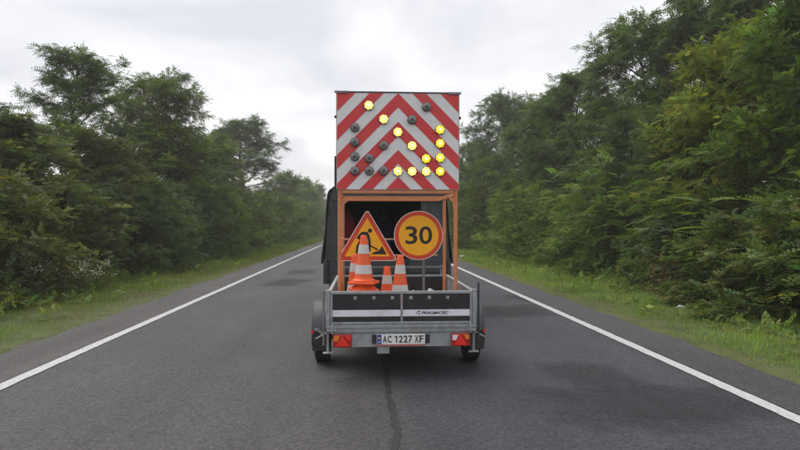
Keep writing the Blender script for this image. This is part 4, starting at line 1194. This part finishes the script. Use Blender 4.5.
def stroke_part(poly):
    m_ = MB(); m_.prism_xz([zp(*p_) for p_ in poly], y0, y1); m_.build('pictogram', 'ink', sign1)
stroke_part([(168, 248), (186, 220), (206, 204), (240, 204), (252, 222), (262, 258), (262, 330), (248, 334), (246, 262), (234, 228), (212, 226), (200, 240), (186, 250)])   # bent back and arm
stroke_part([(203, 226), (222, 230), (224, 268), (206, 300), (206, 345), (192, 345), (192, 294), (206, 262)])      # front leg
stroke_part([(186, 240), (204, 226), (204, 262), (184, 300), (178, 345), (165, 345), (170, 294), (188, 262)])      # rear leg
stroke_part([(205, 268), (209, 262), (304, 312), (312, 322), (296, 322), (290, 316)])                               # shovel
stroke_part([(264, 349), (284, 334), (306, 328), (322, 316), (334, 294), (350, 322), (364, 350)])                   # heap
for x in (-0.2, 0.2):
    m = MB(); m.box(x - 0.02, x + 0.02, 0.0225, 0.048, 0.03, 0.09); m.build('clamp', 'sign_back', sign1)

sc_ = at(418.6, 235.4, ds)
sign2 = empty('road_sign', (sc_.x, sc_.y, sc_.z), 0, 'round yellow speed limit sign reading 30 with red border', 'road sign')
RR = 24.6 / ss
circ = lambda r_: [(r_ * math.cos(2 * math.pi * k / 56), r_ * math.sin(2 * math.pi * k / 56)) for k in range(56)]
m = MB(); m.prism_xz(circ(RR), 0.004, 0.022); m.build('plate', 'sign_white', sign2)
m = MB(); m.prism_xz(circ(RR - 0.009), 0.0020, 0.0038); m.build('border', 'sign_red', sign2)
m = MB(); m.prism_xz(circ(RR - 0.057), 0.0, 0.0018); m.build('field', 'sign_yellow', sign2)
text_obj('digit', '3', 0.148, 0.222, 'ink', sign2, (-0.090, -0.0012, 0.003), 0.014)
text_obj('digit', '0', 0.162, 0.222, 'ink', sign2, (0.088, -0.0012, 0.003), 0.014)
for x in (-0.12, 0.12):
    m = MB(); m.box(x - 0.02, x + 0.02, 0.0225, 0.048, -0.275, -0.215) ; m.build('clamp', 'sign_back', sign2)

# ------------------------------------------------------------------ cones in the trailer
CH = 0.52
def make_cone(x, y, z, label, tilt=(0, 0)):
    c = empty('traffic_cone', (x, y, z), prng.uniform(0, 1.5), label, 'traffic cone', 'traffic cones in the trailer')
    c.rotation_euler = (tilt[0], tilt[1], c.rotation_euler.z)
    rad = lambda h: 0.035 + (0.108 - 0.035) * (1 - h / CH)
    m_ = MB(); m_.lathe([(rad(0.0) + 0.028, 0.0), (rad(0.0) + 0.030, 0.012), (rad(0.03) + 0.004, 0.030), (rad(0.05), 0.05), (rad(0.085), 0.085), (rad(0.2), 0.2), (rad(0.31), 0.31), (rad(0.5), 0.5), (0.033, CH - 0.006), (0.026, CH), (0.02, CH - 0.01)], 28)
    b_ = m_.build('body', 'cone_orange', c, smooth=True)
    for h0, h1 in ((0.085, 0.185), (0.312, 0.412)):
        m_ = MB(); m_.lathe([(rad(h0) - 0.002, h0 - 0.001), (rad(h0) + 0.0028, h0), (rad(h1) + 0.0028, h1), (rad(h1) - 0.002, h1 + 0.001)], 28, close=True)
        m_.build('reflective_band', 'cone_white', c, smooth=True)
    m_ = MB(); m_.box(-0.15, 0.15, -0.15, 0.15, -0.030, -0.001, 0.010); m_.build('base', 'cone_orange', c)
    return c
def cone_stack(px_, d, n, who, tilt=(0, 0)):
    q = at(px_, 226, d)
    for k in range(n):
        h = n - 1 - k
        if n == 1: lab = who
        elif k == n - 1: lab = who + ', topmost of its stack'
        else: lab = who + ', %s below the top of its stack' % ordw[n - 2 - k]
        make_cone(q.x + tilt[1] * 0.078 * k, q.y - tilt[0] * 0.078 * k, 0.632 + 0.077 * k, lab, tilt)
cone_stack(363.4, 6.78, 6, 'orange and white cone before the roadworks sign', (0, R(0.5)))
cone_stack(355.5, 7.16, 3, 'orange and white cone behind the tall stack', (0, R(-1)))
cone_stack(400.0, 6.86, 3, 'orange and white cone below the speed limit sign', (0, R(0.3)))
cone_stack(387.2, 7.28, 1, 'smallest-looking cone standing low between the two larger ones')
# sandbags on the bed, their tops showing over the tailgate
def sack(px_, d, z, label, seed, s=1.0):
    g = random.Random(seed); q = at(px_, 226, d)
    bm = bmesh.new(); bmesh.ops.create_icosphere(bm, subdivisions=3, radius=1)
    for v in bm.verts:
        n_ = 0.05 * math.sin(v.co.x * 7 + seed) * math.sin(v.co.y * 6) + 0.04 * math.sin(v.co.z * 9 + v.co.x * 5)
        v.co = Vector((v.co.x * 0.10 * s * (1 + n_), v.co.y * 0.14 * s * (1 + n_), v.co.z * 0.16 * (1 + n_)))
    me = bpy.data.meshes.new('sandbag'); bm.to_mesh(me); bm.free(); me.shade_smooth()
    o = link('sandbag', me, 'sack', None, (q.x, q.y, z)); tag(o, label, 'sandbag', 'sandbags in the trailer')
sack(413.5, 6.72, 0.76, 'pale sandbag just right of the cone below the speed limit sign', 1, 0.55)
sack(430.5, 6.74, 0.775, 'pale sandbag behind the right half of the tailgate', 2, 0.85)

# ------------------------------------------------------------------ the covered truck ahead
truck = empty('truck', (0.375, 10.0, 0), 0, 'dark canvas-covered truck towing the trailer, its rear flap open', 'truck')
TL = 3.1
def canvas_side():
    """cover: left wall, rounded roof, right wall as one cloth sheet with sags between the hoops"""
    prof = []
    hw0, hw1, zb, zt, rc = 1.09, 1.005, 1.02, 2.30, 0.16
    for t in np.linspace(0, 1, 12): prof.append((-hw0 + (hw0 - hw1) * t, zb + (zt - rc - zb) * t))
    for t in np.linspace(0, 1, 7)[1:]: a = math.pi - t * math.pi / 2; prof.append((-hw1 + rc + rc * math.cos(a), zt - rc + rc * math.sin(a)))
    for t in np.linspace(0, 1, 16)[1:-1]: x = -(hw1 - rc) + 2 * (hw1 - rc) * t; prof.append((x, zt + 0.06 * (1 - (2 * t - 1) ** 2)))
    for t in np.linspace(0, 1, 7): a = math.pi / 2 - t * math.pi / 2; prof.append((hw1 - rc + rc * math.cos(a), zt - rc + rc * math.sin(a)))
    for t in np.linspace(0, 1, 12)[1:]: prof.append((hw1 + (hw0 - hw1) * t, zt - rc + (zb - zt + rc) * t))
    ny = 60
    V, F = [], []
    n = len(prof)
    cen = Vector((0, 1.5))
    for j in range(ny):
        y = TL * j / (ny - 1)
        for i, (x, z) in enumerate(prof):
            sag = 0.030 * math.sin(math.pi * (y / (TL / 4) % 1.0)) ** 2
            wr = 0.010 * math.sin(7 * z + 9 * y + 2 * math.sin(5 * y)) + 0.007 * math.sin(17 * y + 6 * x - 4 * z)
            d_ = (Vector((x, z)) - cen).normalized()
            k = -sag + wr
            V.append((x + d_.x * k, y, z + d_.y * k))
    for j in range(ny - 1):
        for i in range(n - 1):
            F.append((j * n + i, j * n + i + 1, (j + 1) * n + i + 1, (j + 1) * n + i))
    me = np_mesh('canvas_cover', V, F); me.shade_smooth()
    o_ = link('canvas_cover', me, 'canvas', truck)
    md = o_.modifiers.new('cloth', 'SOLIDIFY'); md.thickness = 0.012; md.offset = -1
    return o_
cover = canvas_side()
def flap(x0, x1, z0, z1, amp, k, y, material, seed):
    g = random.Random(seed); ph = g.uniform(0, 6)
    nx, nz = max(6, int((x1 - x0) * 60)), 26
    V, F = [], []
    for j in range(nz):
        for i in range(nx):
            u, v = i / (nx - 1), j / (nz - 1)
            x = x0 + (x1 - x0) * u; z = z0 + (z1 - z0) * v
            x *= 1 - 0.078 * max(0.0, z - 1.02) / 1.28
            ax_ = abs(x) - 0.84
            if z1 > 2.25: z = min(z, 2.285 + 0.02 - (0 if ax_ < 0 else 0.16 - math.sqrt(max(0.0, 0.0256 - ax_ * ax_))))
            yy = y + amp * math.sin(k * x + ph + 1.5 * v) * (1 - 0.6 * v) + 0.4 * amp * math.sin(2.3 * k * x + 5 * v)
            V.append((x, yy, z))
    for j in range(nz - 1):
        for i in range(nx - 1): F.append((j * nx + i, j * nx + i + 1, (j + 1) * nx + i + 1, (j + 1) * nx + i))
    me = np_mesh('rear_flap', V, F); me.shade_smooth()
    o_ = link('rear_flap', me, material, cover)
    md = o_.modifiers.new('cloth', 'SOLIDIFY'); md.thickness = 0.010
    return o_
flap(-1.045, -0.80, 1.03, 2.20, 0.020, 26, 0.03, 'canvas', 1)
flap(0.60, 1.045, 1.03, 2.20, 0.026, 30, 0.03, 'canvas_pale', 2)
flap(-0.99, 0.99, 2.06, 2.31, 0.008, 12, -0.005, 'canvas', 3)
# hoops, bed, benches, front bulkhead inside
for y in (0.08, 1.05, 2.05, 3.0):
    m = MB(); m.tube([(-1.03, y, 1.05), (-0.965, y, 2.10), (-0.83, y, 2.235), (0, y, 2.29), (0.83, y, 2.235), (0.965, y, 2.10), (1.03, y, 1.05)], 0.016, 6); m.build('hoop', 'truck_dark', cover, smooth=True)
m = MB(); m.box(-1.02, 1.02, 0.05, TL, 0.70, 0.76); m.build('bed', 'truck_dark', truck)
m = MB(); m.box(-1.0, 1.0, TL - 0.03, TL, 0.765, 2.22); m.build('bulkhead', 'truck_dark', truck)
for s in (-1, 1):
    m = MB(); m.box(min(s * .62, s * 1.0), max(s * .62, s * 1.0), 0.3, 2.9, 1.14, 1.18); m.build('bench', 'plywood', truck)
    m = MB(); m.box(s * 1.045 - 0.02, s * 1.045 + 0.02, 0.06, TL, 0.72, 1.08); m.build('side_board', 'truck_body', truck, bevel=0.006)
    m = MB(); m.box(s * 0.92 - 0.085, s * 0.92 + 0.085, -0.055, -0.018, 0.50, 0.60, 0.008); tl = m.build('tail_light', 'lamp_red', truck)
m = MB(); m.box(-1.065, 1.065, -0.005, 0.045, 0.68, 1.085); tgt = m.build('tailgate', 'truck_body', truck, bevel=0.008)
for z in (0.74, 0.86, 0.98):
    m = MB(); m.box(-1.04, 1.04, -0.018, -0.0055, z, z + 0.035); m.build('rib', 'truck_body', tgt, bevel=0.004)
for x in (-0.98, -0.33, 0.33, 0.98):
    m = MB(); m.box(x - 0.02, x + 0.02, -0.030, -0.019, 0.69, 1.08); m.build('strap', 'truck_dark', tgt)
m = MB(); m.box(-0.98, 0.98, -0.015, 0.06, 0.46, 0.62); m.build('bumper', 'truck_dark', truck, bevel=0.010)
m = MB()
for x in (-0.42, 0.36): m.box(x, x + 0.07, 0.1, 5.0, 0.52, 0.68)
m.build('chassis', 'truck_dark', truck)
for y in (0.95, 4.15):
    for s in (-1, 1):
        wh = empty('wheel', (s * 0.86, y, 0.36)); wh.parent = truck
        prof = [(0.21, -0.095), (0.30, -0.11), (0.345, -0.10), (0.36, -0.06), (0.36, 0.06), (0.345, 0.10), (0.30, 0.11), (0.21, 0.095)]
        m = MB(); m.lathe(prof, 32, 'x', close=True); m.build('tyre', 'tyre', wh, smooth=True)
        m = MB(); m.lathe([(0.209, -s * 0.07), (0.2, -s * 0.02), (0.12, s * 0.03), (0.07, s * 0.07), (0.001, s * 0.07)], 24, 'x'); m.build('rim', 'rim', wh, smooth=True)
m = MB(); m.box(-1.0, -0.70, 0.52, 0.534, 0.20, 0.66); m.box(0.70, 1.0, 0.52, 0.534, 0.20, 0.66); m.build('mud_flap', 'black_plastic', truck)
# cab
cabp = [(3.22, 0.45), (3.22, 2.02), (3.34, 2.10), (4.15, 2.08), (4.70, 1.42), (5.45, 1.20), (5.55, 1.05), (5.55, 0.45)]
m = MB(); m.prism_yz(cabp, -0.97, 0.97); cab = m.build('cab', 'cab_paint', truck, bevel=0.05)
for s in (-1, 1):
    m = MB(); m.prism_yz([(3.42, 1.35), (3.42, 1.95), (4.10, 1.95), (4.52, 1.42), (4.40, 1.35)], min(s * 0.972, s * 0.985), max(s * 0.972, s * 0.985)); m.build('side_window', 'glass_dark', cab)
    m = MB(); m.box(min(s * 1.02, s * 1.22), max(s * 1.02, s * 1.22), 4.42, 4.50, 1.30, 1.66, 0.02); m.build('mirror', 'black_plastic', cab)
m = MB(); m.prism_yz([(4.235, 2.0), (4.70, 1.435), (4.715, 1.445), (4.25, 2.01)], -0.86, 0.86); m.build('windscreen', 'glass_dark', cab)
# bundles on the benches
def bundle(px_, d, z, sx, sy, sz, material, name, label, seed):
    q = at(px_, 226, d)
    bm = bmesh.new(); bmesh.ops.create_icosphere(bm, subdivisions=3, radius=1)
    for v in bm.verts:
        n_ = 0.10 * math.sin(v.co.x * 5 + seed) * math.sin(v.co.y * 4 + seed) + 0.06 * math.sin(v.co.z * 8 + v.co.x * 6)
        v.co = Vector((v.co.x * sx * (1 + n_), v.co.y * sy * (1 + n_), v.co.z * sz * (1 + n_)))
    me = bpy.data.meshes.new(name); bm.to_mesh(me); bm.free(); me.shade_smooth()
    o = link(name, me, material, None, (q.x, q.y, z)); tag(o, label, 'bundle')
bundle(346.5, 11.0, 1.18 + 0.36, 0.17, 0.22, 0.37, 'red_cloth', 'cloth_bundle', 'dark red cloth bundle inside the truck beside the left orange post', 1)
bundle(383, 12.2, 0.76 + 0.60, 0.25, 0.25, 0.61, 'blue_cloth', 'cloth_bundle', 'dark bluish bundle deep inside the truck between the two signs', 2)

# ------------------------------------------------------------------ damp morning air
m = MB(); m.box(-1510, 1510, -1510, 1510, -1.2, 26.0)
hz = m.build('haze', 'sack'); hz.data.materials.clear()
hm = bpy.data.materials.new('air'); hm.use_nodes = True
hn, hl = hm.node_tree.nodes, hm.node_tree.links
hn.clear()
ho = hn.new("ShaderNodeOutputMaterial"); hv = hn.new("ShaderNodeVolumePrincipled")
hv.inputs['Color'].default_value = (1.0, 0.985, 0.93, 1); hv.inputs['Density'].default_value = 0.0014; hv.inputs['Anisotropy'].default_value = 0.2
hl.new(hv.outputs[0], ho.inputs['Volume'])
hz.data.materials.append(hm)
tag(hz, 'thin pale morning haze filling the air along the road', None, None, 'stuff')
